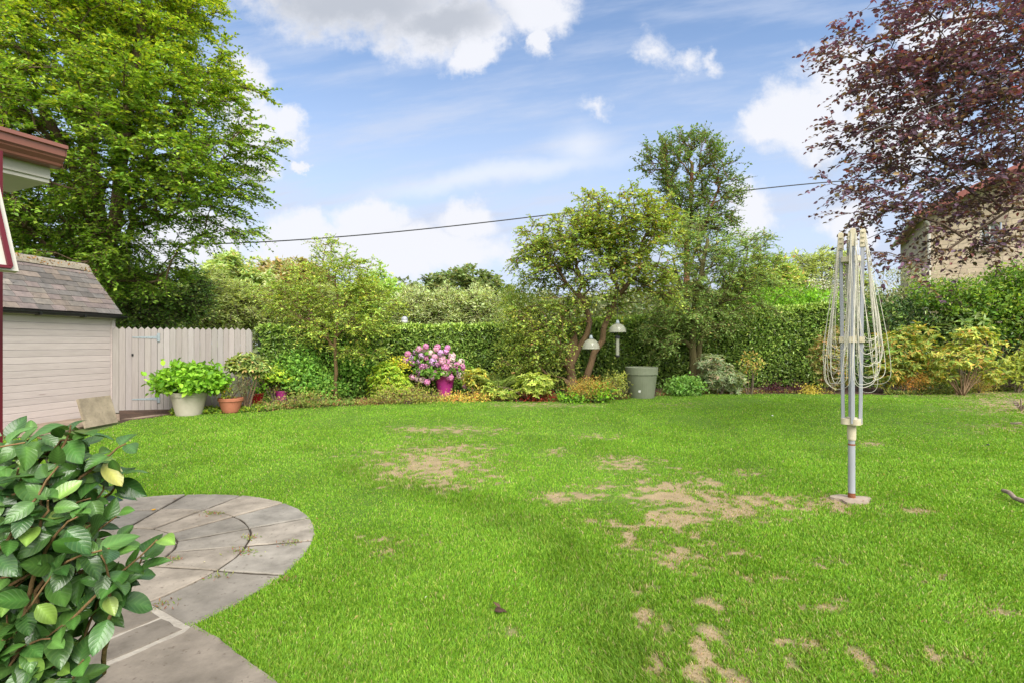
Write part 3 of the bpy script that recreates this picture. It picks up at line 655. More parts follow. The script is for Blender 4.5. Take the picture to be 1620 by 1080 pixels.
# ------------------------------------------------------------------ shed
A = np.array((-9.15, 8.6, 0)); B = np.array((-8.73, 11.2, 0)); E_ = unit(B-A); A = B-E_*5.2; NV = np.array((E_[1], -E_[0], 0)); Z = np.array((0, 0, 1.))   # NV faces the garden
def shed():
    root = empty('garden_shed', tuple((A+B)/2), 'pale pinkish grey boarded shed with a mossy slate roof at the left edge', 'shed')
    ln = np.linalg.norm(B-A); C = (A+B)/2; ax = np.array([E_, NV, Z]); eave = 2.13; bw = .128
    mb = MB()
    mb.box(C-NV*.88+Z*eave/2, (ln-.02, 1.66, eave), ax, (.85, .85, .85))
    nb = int(eave/bw)
    for i in range(nb+1):
        z0 = i*bw; z1 = min(z0+bw-.005, eave)
        if z1-z0 < .02: continue
        c = random.uniform(.88, 1.05); v = []
        for s in (0, ln-.05):
            for (o, z) in ((-.05, z0), (.0, z0), (-.001, z1-.010), (-.006, z1), (-.05, z1)): v.append(A+E_*s+NV*o+Z*z)
        q = [(j, (j+1) % 5, 5+(j+1) % 5, 5+j) for j in range(5)]; mb.add(v, [q, [(4, 3, 2, 1, 0), (5, 6, 7, 8, 9)]], (c, c, c))
    mb.obj('wall', M['shed_wood'], root)
    mb = MB(); mb.box(B+NV*(-.035)-E_*.0+Z*eave/2, (.09, .10, eave), ax, (1.06, 1.06, 1.06)); mb.obj('corner_post', M['shed_wood'], root)
    mb = MB(); mb.box(C+NV*.012+Z*(eave-.035), (ln, .03, .08), ax, (1.05, 1.05, 1.05)); mb.obj('fascia', M['shed_wood'], root)
    # roof: slates on the garden side
    rise, run = 1.07, .90; sl = math.hypot(rise, run); up = unit(-NV*run+Z*rise); nn = unit(NV*rise+Z*run); ev = C+NV*.10+Z*(eave+.02)
    rf = MB(); rows = 10; rh = sl*1.04/rows; L0 = ln+.24
    rf.box(ev+up*sl/2-nn*.03, (L0-.02, sl, .04), np.array([E_, up, nn]), (.12, .11, .11))
    bk = unit(NV*run+Z*rise); bn = unit(-NV*rise+Z*run); top = ev+up*sl
    rf.box(top-bk*sl/2-bn*.02, (L0, sl, .05), np.array([E_, bk, bn]), (.16, .14, .14))
    for r in range(rows):
        x = -L0/2+(-.15 if r % 2 else 0)+random.uniform(-.04, .04)
        while x < L0/2:
            w = random.uniform(.22, .36); x0, x1 = max(x, -L0/2), min(x+w-.006, L0/2)
            if x1-x0 > .03:
                k = random.choice([(.155, .138, .125), (.18, .15, .13), (.14, .13, .125), (.20, .18, .16), (.12, .11, .105), (.17, .14, .135)]); kk = random.uniform(.9, 1.25)
                rf.box(ev+E_*(x0+x1)/2+up*(r*rh+rh*.62+random.uniform(-.006, .006))+nn*(.012+.004*random.random()), (x1-x0, rh*1.3, .012), np.array([E_, unit(up-nn*.06), unit(nn+up*.06)]), tuple(a*kk for a in k))
            x += w
    rfo = rf.obj('roof', M['slate'], root)
    mb = MB(); x = -L0/2
    while x < L0/2:
        a, b = x, min(x+.45, L0/2)
        v = []
        for s in (a+.004, b-.004):
            for (o, z) in ((.13, -.10), (.06, .03), (0, .06), (-.06, .03), (-.13, -.10)): v.append(top+E_*s+NV*o+Z*(z+.01*random.random()))
        mb.add(v, [[(j, j+1, 6+j, 5+j) for j in range(4)], [(4, 3, 2, 1, 0), (5, 6, 7, 8, 9)]]); x += .45
    mb.obj('ridge_tile', M['ridge'], rfo)
    n = 260; t = rng.uniform(0, 1, n); q = top+E_*((t-.5)*L0)[:, None]+NV*rng.normal(.03, .07, (n, 1))+up*(-np.abs(rng.normal(0, .10, (n, 1))))+nn*.06
    v, f, c = leaves(q, rnd_dir(n), rnd_dir(n), .05, .035, palette([(.16, .08, .03), (.12, .10, .03), (.2, .12, .05)], n)); tag(mesh_obj('moss', v, f, M['leaf'], rfo, c), kind='stuff')
    # gutter
    mb = MB(); g0 = ev-E_*(L0/2)+NV*.04-Z*.035; a = np.linspace(-.1, math.pi+.1, 9); v = []
    for s in (0, L0+.06):
        for t in a: v.append(g0+E_*s+NV*(.055*math.cos(t))-Z*(.055*math.sin(t))+Z*.0)
        for t in a[::-1]: v.append(g0+E_*s+NV*(.048*math.cos(t))-Z*(.048*math.sin(t)))
    k = 18; mb.add(v, [[(j, (j+1) % k, k+(j+1) % k, k+j) for j in range(k)], [tuple(range(k))[::-1], tuple(range(k, 2*k))]])
    gt = mb.obj('gutter', M['black_plastic'], root)
    for i in range(6):
        mb = MB(); mb.box(g0+E_*(.3+i*.85)-Z*.035+NV*(-.01), (.035, .135, .06), ax); mb.obj('bracket', M['black_plastic'], gt)
shed()
def slab_leaning():
    a = G(133, 678); b = G(187, 668); e = unit(b-a); n = np.array((-e[1], e[0], 0)); up = unit(Z*1+n*.30); nn = np.cross(e, up); c = (a+b)/2
    mb = MB(); mb.box(c+up*.27+Z*.01, (np.linalg.norm(b-a)*.93, .54, .045), np.array([e, up, nn]), (1.25, 1.15, 1.0)); o = mb.obj('stone_slab', M['stone_slab'])
    tag(o, 'square sandstone paving slab leaning against the boarded shed wall', 'paving slab')
slab_leaning()
# ------------------------------------------------------------------ fence with gate
def fence():
    F0 = np.array((-8.70, 11.15, 0)); F1 = np.array((-6.21, 12.2, 0)); e = unit(F1-F0); n = np.array((e[1], -e[0], 0)); ln = np.linalg.norm(F1-F0); nb = 23; w = ln/nb; ax = np.array([e, n, Z])
    root = empty('wooden_fence', tuple(F0), 'pale grey close board fence with pointed board tops between shed and hedge', 'fence')
    def board(mb, i, z0, z1, off, c):
        x0 = i*w+.003; x1 = (i+1)*w-.003; t = .055; b = F0+n*off; r = random.uniform(-.006, .006); z1 += r
        prof = [(x0, z0), (x1, z0), (x1, z1-t), ((x0+x1)/2, z1), (x0, z1-t)]
        v = [b+e*x+Z*z+n*.010 for x, z in prof]+[b+e*x+Z*z-n*.010 for x, z in prof]
        mb.add(v, [[(j, (j+1) % 5, 5+(j+1) % 5, 5+j)[::-1] for j in range(5)], [(0, 1, 2, 3, 4), (9, 8, 7, 6, 5)]], c)
    fm = MB(); gm = MB()
    for i in range(nb):
        k = random.uniform(.84, 1.10); c = (k*random.uniform(.98, 1.03), k, k*random.uniform(.97, 1.02))
        if 3 <= i <= 6: board(gm, i, .06, 1.885, .012, c)
        else: board(fm, i, .02, 1.89, 0, c)
    fm.obj('fence_panel', M['fence_wood'], root)
    mb = MB()
    for z in (.35, 1.0, 1.6):
        mb.box(F0+e*(ln*(3/nb)/2)-n*.03+Z*z, (ln*3/nb-.02, .04, .08), ax); mb.box(F0+e*(ln*(7/nb)+ln*(16/nb)/2)-n*.03+Z*z, (ln*16/nb-.02, .04, .08), ax)
    mb.obj('rail', M['fence_wood'], root)
    for s in (w*2.7, w*7.3, w*15, ln-.03):
        mb = MB(); mb.box(F0+e*s-n*.075+Z*.9, (.09, .09, 1.8), ax, (.95, .95, .95)); mb.obj('post', M['fence_wood'], root)
    for z in (.35, 1.6): gm.box(F0+e*(w*5)-n*.018+Z*z, (w*3.8, .03, .08), ax)
    g = gm.obj('gate', M['fence_wood'], root)
    for z in (1.66, .30):
        mb = MB(); xh = w*7+.01; v = []
        for off in (.024, .030):
            for x, zz in ((w*3.05, -.010), (xh-.02, -.030), (xh-.02, .030), (w*3.05, .010)): v.append(F0+e*x+n*off+Z*(z+zz))
        mb.add(v, [[(4, 5, 6, 7), (3, 2, 1, 0), (0, 1, 5, 4), (1, 2, 6, 5), (2, 3, 7, 6), (3, 0, 4, 7)]])
        mb.box(F0+e*(xh+.015)+n*.022+Z*z, (.05, .012, .19), ax); mb.tube([F0+e*(xh-.012)+n*.034+Z*(z-.06), F0+e*(xh-.012)+n*.034+Z*(z+.06)], .009, 8)
        for q in range(4): mb.box(F0+e*(w*(3.3+q))+n*.032+Z*z, (.012, .006, .012), ax)
        mb.obj('hinge', M['galv'], g)
    mb = MB(); mb.box(F0+e*(w*3.12)+n*.03+Z*1.28, (.035, .012, .05), ax); mb.tube([F0+e*(w*3.1)+n*.035+Z*1.28, F0+e*(w*3.1)+n*.06+Z*1.28], .008, 6); mb.obj('latch', M['black_plastic'], g)
fence()
# ------------------------------------------------------------------ own house corner (top left)
def own_house():
    g = unit(np.array((.457, 1, 0))); n = unit(np.array((1, -.457, 0))); P0 = P(107, 231, 2.62); ax = np.array([g, n, Z]); L_ = 4.2
    root = empty('house', (P0[0]-.9, P0[1]-1.5, 0), 'corner of a house with brown gutter and a maroon framed window propped open', 'house')
    # ogee gutter profile (out, z) relative to outer top edge
    prof = [(0, 0), (0, -.018), (-.012, -.022), (-.016, -.055), (-.045, -.075), (-.052, -.098), (-.060, -.105), (-.115, -.105), (-.115, .0), (-.108, .0), (-.108, -.098), (-.06, -.098), (-.03, -.07), (-.012, -.01), (-.006, 0)]
    mb = MB(); k = len(prof); v = [P0-g*s+n*o+Z*z for s in (0, L_) for o, z in prof]
    mb.add(v, [[(j, (j+1) % k, k+(j+1) % k, k+j) for j in range(k)], [tuple(range(k))[::-1], tuple(range(k, 2*k))]])
    cap = [P0+g*s+n*o+Z*z for s in (-.004, .003) for o, z in prof[:9]]; mb.add(cap, [[(j, (j+1) % 9, 9+(j+1) % 9, 9+j) for j in range(9)], [tuple(range(9)), tuple(range(17, 8, -1))]])
    mb.obj('gutter', M['brown_gutter'], root)
    mb = MB(); mb.box(P0-n*.135-g*L_/2-Z*.075-g*.02, (L_, .03, .17), ax); mb.obj('fascia', M['white'], root)
    mb = MB(); mb.box(P0-n*.33-g*(L_/2+.02)-Z*.17, (L_-.0, .40, .02), ax); mb.obj('soffit', M['white'], root)
    mb = MB(); mb.box(P0-n*1.4-g*(L_/2+.01)-Z*.0, (L_, 2.5, .05), np.array([g, unit(n-Z*.06), unit(Z+n*.06)]), (.5, .4, .4)); mb.box(P0-n*.30-g*.30+Z*.07, (.03, .12, .10), ax, (.6, .3, .3)); mb.obj('roof', M['slate'], root)
    # wall, set back, with maroon corner post
    post = np.array((-2.398, 2.35, 0)); wl = MB(); wl.box(post-n*.10-g*1.7+Z*1.2-n*.05, (3.2, .2, 2.4), ax); wl.obj('wall', M['stone_wall'], root)
    fr = MB(); fr.box(post+Z*1.2, (.07, .06, 2.39), ax); fr.obj('door_frame', M['maroon'], root)
    # top hung sash, propped open: bottom edge swings out towards the garden
    bot = P(27, 431, 2.12); top = P(-6, 285, 2.12)+np.array((0, 0, 0)); up = top-bot; hl = np.linalg.norm(up); up = unit(up); sn = unit(np.cross(g, up)); sax = np.array([g, up, sn]); wl_ = .62
    c = bot+up*hl/2-g*wl_/2
    fo = MB()
    for (o1, o2, s1, s2) in ((wl_/2-.025, 0, .05, hl), (-wl_/2+.025, 0, .05, hl), (0, hl/2-.025, wl_-.10, .05), (0, -hl/2+.025, wl_-.10, .05)): fo.box(c+g*o1+up*o2, (s1, s2, .03), sax)
    w_ = fo.obj('window', M['white'], root)
    tr = MB()
    sg_ = 1 if np.dot(sn, np.array((0, 0, CAMZ))-c) > 0 else -1
    for (o1, o2, s1, s2) in ((wl_/2-.027, 0, .016, hl-.03), (0, -hl/2+.012, wl_-.05, .012)): tr.box(c+g*o1+up*o2+sn*.02*sg_, (s1, s2, .014), sax)
    tr.obj('trim', M['maroon'], w_)
    pn = MB(); pn.box(c, (wl_-.1, hl-.1, .012), sax); pn.obj('pane', M['pane'], w_)
own_house()
# ------------------------------------------------------------------ stone house behind the copper beech
def far_house():
    fd = unit(np.array((1, -.6, 0))); sdv = unit(np.array((.6, 1, 0))); C0 = np.array((P(1463, 335, 20)[0], 20, 0)); wid, dep, eh, pit = 7.4, 7.0, 6.55, .475
    root = empty('stone_house', tuple(C0), 'coursed sandstone house with red bargeboards half hidden by the copper beech', 'house')
    rh = eh+wid/2*pit; nrm = -sdv
    def wallmesh(name, pts2, o, d):
        v = [o+d*a+Z*z for a, z in pts2]; ob = mesh_obj(name, v, [[tuple(range(len(v)))]], M['stone_wall'], root)
        uv = ob.data.uv_layers.new(name='UVMap')
        for li, l in enumerate(ob.data.loops): uv.data[li].uv = (pts2[l.vertex_index][0], pts2[l.vertex_index][1])
        return ob
    wx0, wx1, wz0, wz1 = 1.62, 2.22, 5.15, 6.0
    # gable wall split round the window opening
    wallmesh('gable_wall', [(0, 0), (wid, 0), (wid, wz0), (0, wz0)], C0, fd); wallmesh('gable_wall', [(0, wz0), (wx0, wz0), (wx0, wz1), (0, wz1)], C0, fd)
    wallmesh('gable_wall', [(wx1, wz0), (wid, wz0), (wid, wz1), (wx1, wz1)], C0, fd); wallmesh('gable_wall', [(0, wz1), (wid, wz1), (wid, eh), (wid/2, rh), (0, eh)], C0, fd)
    wallmesh('side_wall', [(0, 0), (0, eh), (dep, eh), (dep, 0)], C0, sdv); wallmesh('side_wall', [(0, 0), (dep, 0), (dep, eh), (0, eh)], C0+fd*wid, sdv)
    ax = np.array([fd, sdv, Z]); mb = MB(); wc = C0+fd*(wx0+wx1)/2+Z*(wz0+wz1)/2+sdv*.12; ww, wh = wx1-wx0, wz1-wz0
    for (a, z, s1, s2) in ((-ww/2+.04, 0, .08, wh), (ww/2-.04, 0, .08, wh), (0, wh/2-.04, ww-.16, .08), (0, -wh/2+.04, ww-.16, .08), (0, 0, .05, wh-.16)): mb.box(wc+fd*a+Z*z, (s1, .06, s2), ax)
    w = mb.obj('window', M['white'], root); mb = MB(); mb.box(wc+sdv*.03, (ww-.1, .01, wh-.1), ax); mb.obj('pane', M['pane'], w)
    mb = MB(); mb.box(C0+fd*(wx0+wx1)/2+Z*(wz0-.09)-sdv*.02, (ww+.3, .16, .18), ax, (1.2, 1.15, 1)); mb.obj('sill', M['concrete'], w); mb = MB(); mb.box(C0+fd*(wx0+wx1)/2+Z*(wz1+.13)+sdv*.03, (ww+.4, .10, .26), ax, (1.2, 1.15, 1)); mb.obj('lintel', M['concrete'], w)
    # roof planes and bargeboards
    rf = MB()
    for sgn in (0, 1):
        e0 = C0+Z*eh+(fd*wid if sgn else 0); dirv = unit((-fd if sgn else fd)+Z*pit); L2 = math.hypot(wid/2, wid/2*pit); nn = unit(Z-(-fd if sgn else fd)*pit)
        rf.box(e0+dirv*(L2/2-.15)+nn*.09+sdv*(dep/2-.25), (L2+.34, dep+.9, .08), np.array([dirv, sdv, nn]), (.55, .30, .26))
    r_ = rf.obj('roof', M['slate'], root)
    for sgn in (0, 1):
        e0 = C0+Z*eh+(fd*wid if sgn else 0); dirv = unit((-fd if sgn else fd)+Z*pit); L2 = math.hypot(wid/2, wid/2*pit); nn = unit(Z-(-fd if sgn else fd)*pit)
        mb = MB(); mb.box(e0+dirv*(L2/2-.15)+nn*.02-sdv*.73, (L2+.3, .04, .24), np.array([dirv, sdv, nn])); mb.obj('bargeboard', M['red_paint'], r_)
        mb = MB(); mb.box(e0+dirv*(L2/2-.15)-nn*.0-sdv*.36, (L2+.2, .66, .03), np.array([dirv, sdv, nn])); mb.obj('soffit', M['white'], r_)
    mb = MB(); p = C0+fd*.12-sdv*.10; mb.tube([p+Z*.1, p+Z*(eh-.45), p+Z*(eh-.35)-fd*.05-sdv*.05, p+Z*(eh-.1)-fd*.30-sdv*.05], .055, 10)
    for z in (1.5, 3, 4.5, 6): mb.box(p+Z*z, (.16, .13, .06), ax)
    mb.obj('downpipe', M['white'], root, smooth=False)
    mb = MB(); mb.tube([C0-fd*.38+Z*(eh-.12)-sdv*.6, C0-fd*.38+Z*(eh-.12)+sdv*dep], .06, 8); mb.obj('gutter', M['white'], root)
far_house()
# ------------------------------------------------------------------ overhead cables
def wire(name, pts, d0, d1, r, mat, label):
    n = len(pts); Q = np.array([P(x, y, d0+(d1-d0)*i/(n-1)) for i, (x, y) in enumerate(pts)]); t = np.linspace(0, n-1, 60)
    # smooth interpolation through the points
    X = np.stack([np.polyval(np.polyfit(np.arange(n), Q[:, k], min(3, n-1)), t) for k in range(3)], -1)
    mb = MB(); mb.tube(X, r, 6); o = mb.obj(name, M[mat], smooth=True); tag(o, label, 'cable')
wire('overhead_cable', [(150, 385), (400, 381), (640, 368), (900, 337), (1160, 302), (1290, 292), (1475, 283)], 18, 20, .021, 'cable', 'dark overhead cable sagging across the sky above the garden')
wire('telephone_wire', [(1345, 222), (1420, 192), (1520, 150), (1620, 108), (1800, 30)], 6.9, 7.2, .005, 'pale_wire', 'thin pale wire rising to the right through the copper beech')
# ------------------------------------------------------------------ rotary clothes dryer
def airer():
    X0, Y0 = 3.29, 4.96; root = empty('rotary_clothes_dryer', (X0, Y0, 0), 'folded grey metal rotary clothes dryer with looped cream lines standing on the lawn', 'clothes dryer')
    def zy(y): return CAMZ+(HY-y)/FPX*Y0
    c = np.array((X0, Y0, 0))
    mb = MB(); a = np.linspace(0, 2*math.pi, 26)[:-1]; rr = .165+.03*np.sin(a*3+1)+.02*np.sin(a*5); v = [(X0+r*math.cos(t), Y0+r*.8*math.sin(t), .016) for r, t in zip(rr, a)]+[(X0, Y0, .028)]
    v += [(X0+r*1.03*math.cos(t), Y0+r*.83*math.sin(t), -.02) for r, t in zip(rr, a)]; k = 25
    mb.add(v, [[(i, (i+1) % k, k) for i in range(k)], [(k+1+i, k+1+(i+1) % k, (i+1) % k, i) for i in range(k)]]); mb.obj('concrete_base', M['concrete'], root)
    mb = MB(); mb.lathe([(.0305, .02), (.0305, zy(702))], c, 20); mb.lathe([(.0285, zy(702)), (.0285, zy(690))], c, 20); p1 = mb.obj('ground_tube', M['alu'], root, smooth=True)
    mb = MB(); mb.lathe([(.033, .02), (.0315, .05), (.0315, .07)], c, 20); mb.obj('rust_band', M['rust'], p1, smooth=True); mb = MB(); mb.lathe([(.0315, zy(703.5)), (.032, zy(702)), (.030, zy(701))], c, 20); mb.obj('rust_band', M['rust'], p1, smooth=True)
    mb = MB(); mb.lathe([(.0, zy(695)), (.036, zy(695)), (.0375, zy(693)), (.038, zy(674)), (.036, zy(671)), (0, zy(671))], c, 20); mb.obj('collar', M['cream_plastic'], root, smooth=False)
    mb = MB(); mb.lathe([(.0265, zy(672)), (.0265, zy(380))], c, 20); mb.lathe([(.0265, zy(380)), (0, zy(379))], c, 20); mb.obj('pole', M['alu'], root, smooth=True)
    def plate(y0, y1, rad, r2):
        mb = MB(); pr = []
        for t in np.linspace(0, 2*math.pi, 48, endpoint=False):
            q = abs(math.cos(2*(t)))**1.5; r = r2+(rad-r2)*q; pr.append((X0+r*math.cos(t), Y0+r*math.sin(t)))
        mb.prism(pr, zy(y0), zy(y1)); 
        mb.lathe([(.045, zy(y0)-.012), (.045, zy(y1)+.012), (.028, zy(y1)+.013)], c, 16); return mb.obj('arm_hub', M['cream_plastic'], root)
    plate(670, 661, .098, .075); plate(415, 407, .098, .072)
    tips = []
    for i, ang in enumerate((0, 90, 180, 270)):
        t = R(ang+62); dv = np.array((math.cos(t), math.sin(t), 0)); tv = np.array((-dv[1], dv[0], 0)); ax = np.array([dv, tv, Z])
        r0, r1 = .070, .090; b = c+dv*r0+Z*zy(668); tp = c+dv*r1+Z*(zy(366)+random.uniform(-.03, .02)); up = unit(tp-b); L_ = np.linalg.norm(tp-b); axx = np.array([unit(dv-up*np.dot(dv, up)), tv, up])
        mb = MB(); w, d_, ch = .030, .019, .004; sec = [(-d_+ch, -w/2), (d_-ch, -w/2), (d_, -w/2+ch), (d_, w/2-ch), (d_-ch, w/2), (-d_+ch, w/2), (-d_, w/2-ch), (-d_, -w/2+ch)]
        sec = [(x*.8, y*.95) for x, y in sec]; v = [b+axx[0]*x+axx[1]*y+up*s for s in (0, L_) for x, y in sec]
        mb.add(v, [[(j, (j+1) % 8, 8+(j+1) % 8, 8+j) for j in range(8)], [tuple(range(8))[::-1], tuple(range(8, 16))]]); arm = mb.obj('arm', M['alu'], root)
        mb = MB(); mb.box(tp-up*.075, (.045, .046, .16), axx)
        for q in range(6): mb.box(tp-up*(.015+q*.024)+axx[0]*.028*(1 if q % 2 else -1)*.0+tv*(.028 if q % 2 else -.028), (.02, .014, .012), axx)
        mb.box(tp+up*.008, (.03, .03, .016), axx); mb.obj('line_holder', M['cream_plastic'], arm)
        mb = MB(); mb.box(c+dv*.082+Z*zy(537), (.045, .062, .055), ax); mb.obj('runner', M['cream_plastic'], arm)
        tips.append((tp, up, dv, tv))
    n = 0
    for s in range(4):
        tp, up, dv, tv = tips[s]; tq, uq, dw, tw = tips[(s+1) % 4]
        for k in range(9):
            f = k/8
            a = tp-up*(.02+.017*k)+dv*.02+tv*.02; b = tq-uq*(.02+.017*k)+dw*.02-tw*.02
            out = unit(dv*random.uniform(.3, 1.3)+dw*random.uniform(.3, 1.3)); depth = (1-f)*.62+.90+random.uniform(-.08, .08); bul = (.19-.10*f)*random.uniform(.6, 1.1)*(.62, .72, 1.12, 1.2)[s]
            pass
            depth = min(depth, 1.56); T = np.linspace(0, 1, 44); sk = random.uniform(-.25, .25); tang = unit(b-a); wd = (.115-.05*f)*random.uniform(.4, 1.25)
            q = np.abs(2*T-1); drop = depth*(1-q**3.2); lat = bul*1.15*(1-q**2.2)*(1-.42*np.exp(-(q/.45)**2)); side = wd*np.sin(2*math.pi*T)*-1
            pts = a[None]*(1-T)[:, None]+b[None]*T[:, None]-Z*drop[:, None]+out*lat[:, None]+tang*(side+sk*.2*np.sin(math.pi*T))[:, None]
            pts += np.stack([.006*np.sin(T*19+k), .006*np.cos(T*15+s), .004*np.sin(T*23)], -1)
            mb = MB(); mb.tube(pts, .0024, 5, cap=False); mb.obj('clothes_line', M['cord'], root, smooth=True)
airer()
# ------------------------------------------------------------------ bird feeders hanging in the apple tree
def dome(root, c, r, h):
    mb = MB(); pr = [(r*math.sin(t), h*math.cos(t)) for t in np.linspace(.02, math.pi/2, 12)]; pr += [(r*1.03, -.012), (r*.97, -.006)]
    mb.lathe(pr, c, 32); mb.obj('dome_cover', M['clear'], root, smooth=True)
    mb = MB(); mb.lathe([(0, h+.09), (.03, h+.085), (.045, h+.03), (.06, h-.005), (0, h-.01)], c, 16, (1, 1, 1)); mb.obj('cap', M['galv'], root, smooth=True)
def feeders():
    c = P(935, 551, 13.2); r = empty('bird_feeder', tuple(c), 'clear dome bird feeder hanging lowest beside the apple tree trunk', 'bird feeder'); dome(r, c, .225, .25)
    mb = MB(); mb.tube([c+Z*.3, c+Z*.8, c+Z*1.5+np.array((.05, 0, 0))], .006, 6); mb.obj('hanger', M['black_plastic'], r)
    mb = MB(); mb.lathe([(0, -.02), (.16, -.02), (.17, .01), (.165, .012), (.15, -.01), (0, -.01)], c, 24); mb.obj('tray', M['clear'], r, smooth=True)
    c = P(977, 525, 13.4); r = empty('bird_feeder', tuple(c), 'clear dome over a dark tube bird feeder hanging right of the apple trunk', 'bird feeder'); dome(r, c, .225, .22)
    mb = MB(); mb.tube([c+Z*.25, c+Z*.7, c+Z*1.3], .006, 6); mb.obj('hanger', M['black_plastic'], r)
    mb = MB(); mb.lathe([(0, -.10), (.065, -.11), (.07, -.16), (.05, -.17), (0, -.17)], c, 16); mb.tube([c-Z*.1, c+Z*.2], .008, 6); mb.obj('tube_cap', M['black_plastic'], r); mb = MB(); mb.lathe([(0, -.60), (.055, -.60), (.06, -.64), (.02, -.66), (0, -.66)], c, 16); mb.obj('tube_base', M['black_plastic'], r)
    for z in (-.3, -.45): mb = MB(); mb.tube([c+Z*z-np.array((.10, 0, 0)), c+Z*z+np.array((.10, 0, 0))], .006, 6); mb.obj('perch', M['black_plastic'], r)
    mb = MB(); mb.lathe([(.045, -.17), (.045, -.60)], c, 16); mb.obj('seed_tube', M['clear'], r, smooth=True)
feeders()
# ------------------------------------------------------------------ pots
def pot(root, c, r0, r1, h, mat, rimh=.06, rimw=.02, belly=0.):
    pr = [(0, 0), (r0*.97, 0), (r0, .01)]
    for t in np.linspace(.1, 1, 8): pr.append((r0+(r1-r0)*(t**(1-belly*.5)), (h-rimh)*t))
    pr += [(r1+rimw, h-rimh+.004), (r1+rimw+.004, h-.01), (r1+rimw, h), (r1-.005, h), (r1-.02, h-.02), (r1-.03, h-.07), (0, h-.07)]
    mb = MB(); mb.lathe(pr, c, 40); return mb.obj('pot', M[mat], root, smooth=False)
GREEN = [(.05, .115, .018, 2), (.075, .15, .025, 2), (.03, .075, .012, 1)]
LIME = [(.16, .26, .025, 3), (.22, .31, .035, 2), (.10, .19, .02, 2), (.30, .30, .04, .5)]
DARK = [(.022, .055, .013, 3), (.035, .085, .018, 2), (.06, .11, .03, 1)]
OLIVE = [(.11, .15, .045, 2), (.14, .18, .06, 2), (.08, .11, .03, 1)]
BRIGHT = [(.11, .24, .018, 3), (.15, .31, .025, 3), (.07, .17, .015, 2)]
def pots():
    c = G(299, 656); r = empty('potted_plant', tuple(c), 'large cream tapered pot with a bright green hydrangea in front of the fence', 'potted plant')
    pot(r, c, .24, .335, .50, 'cream_pot', .09, .02)
    bush('', '', '', [ell(300, 603, c[1], 50, 20, .50), ell(322, 606, c[1]+.1, 33, 16, .4), ell(272, 608, c[1]-.05, 22, 17, .35), ell(300, 590, c[1]+.1, 38, 14, .4)], BRIGHT, 3000, .115, .08, 'leaf', 'six', 0, base=(c[0], c[1], .5), parent=r, stems=9, shell=.6, up=.9, clump=.08, stem_col=(.8, 1, .5))
    c = G(365, 652.5); r = empty('potted_plant', tuple(c), 'terracotta bowl pot with wispy foliage and a yellow flower', 'potted plant'); pot(r, c, .15, .235, .335, 'terracotta', .07, .018, .5)
    bush('', '', '', [ell(366, 618, c[1], 14, 18, .2), ell(378, 610, c[1], 14, 18, .2)], [(.10, .14, .06), (.14, .17, .07), (.2, .15, .1, .3)], 900, .07, .008, 'leaf', 'quad', 0, base=(c[0], c[1], .33), parent=r, stems=12, shell=.1, stem_r=.005, clump=.07)
    bush('', '', '', [ell(354, 621, c[1]-.1, 9, 9, .12)], LIME, 160, .05, .03, 'leaf', 'six', 0, base=(c[0], c[1], .33), parent=r, stems=0, part='leaves', flowers=([(.8, .5, .01)], 4, .05), clump=.05)
    c = G(399, 644)+np.array((0, .15, 0)); r = empty('potted_plant', tuple(c), 'small red glazed pot with light green leaves right of the terracotta bowl', 'potted plant'); pot(r, c, .12, .18, .33, 'red_glaze', .04, .01, .4)
    bush('', '', '', [ell(396, 612, c[1], 22, 12, .25)], BRIGHT, 350, .07, .04, 'leaf', 'six', 0, base=(c[0], c[1], .3), parent=r, stems=5, clump=.05)
    c = G(440, 640)+np.array((0, .2, 0)); r = empty('potted_plant', tuple(c), 'purple pot half hidden by trailing ochre leaves below the lime azalea', 'potted plant'); pot(r, c, .10, .15, .34, 'magenta', .04, .01)
    bush('', '', '', [ell(440, 612, c[1], 16, 8, .2)], [(.2, .14, .04), (.15, .2, .03)], 160, .05, .02, base=(c[0], c[1], .3), parent=r, stems=3, clump=.05)
    c = G(703, 629)+np.array((0, .1, 0)); dd = c[1]; r = empty('potted_plant', tuple(c), 'magenta pot overflowing with a pink mophead hydrangea in the middle of the bed', 'potted plant'); pot(r, c, .17, .27, .62, 'magenta', .07, .012)
    E = [ell(690, 582, dd, 50, 24, .6), ell(668, 570, dd, 26, 20, .4), ell(720, 588, dd, 22, 22, .4)]
    bush('', '', '', E, [(.06, .14, .02), (.09, .20, .025)], 1500, .12, .07, 'leaf', 'six', 0, base=(c[0], c[1], .6), parent=r, stems=10, clump=.08)
    hp = [(658, 557), (650, 565), (642, 570), (652, 574), (663, 572), (667, 563), (672, 553), (681, 558), (690, 552), (697, 558), (706, 556), (699, 566), (688, 564), (685, 572), (678, 578), (693, 576), (708, 572), (716, 568), (722, 578), (731, 580), (735, 590), (728, 594), (735, 598),
          (741, 604), (736, 610), (722, 588), (711, 585), (703, 590), (712, 596), (676, 604), (687, 590), (660, 598), (652, 596), (668, 600), (662, 589), (715, 563), (675, 566), (704, 580), (729, 572), (645, 560), (692, 549), (662, 552), (674, 548), (708, 550), (683, 597), (748, 596), (668, 580), (700, 571), (714, 578)]
    for i, (px, py) in enumerate(hp):
        q = P(px, py, dd-.42+random.uniform(-.1, .14)+abs(px-693)*.004); rr = random.uniform(.08, .115); n = 90; dv = rnd_dir(n)
        cpal = random.choice([[(.68, .28, .48)], [(.62, .28, .52)], [(.72, .38, .50)], [(.68, .48, .50)], [(.56, .36, .58)], [(.70, .54, .50)]])
        v, f, cc = leaves(q+dv*rr*.85, unit(np.cross(dv, rnd_dir(n))), dv, rr*.62, rr*.6, palette(cpal, n, .12, 1.15), 'quad', .05); mesh_obj('flower_head', v, f, M['petal'], r, cc)
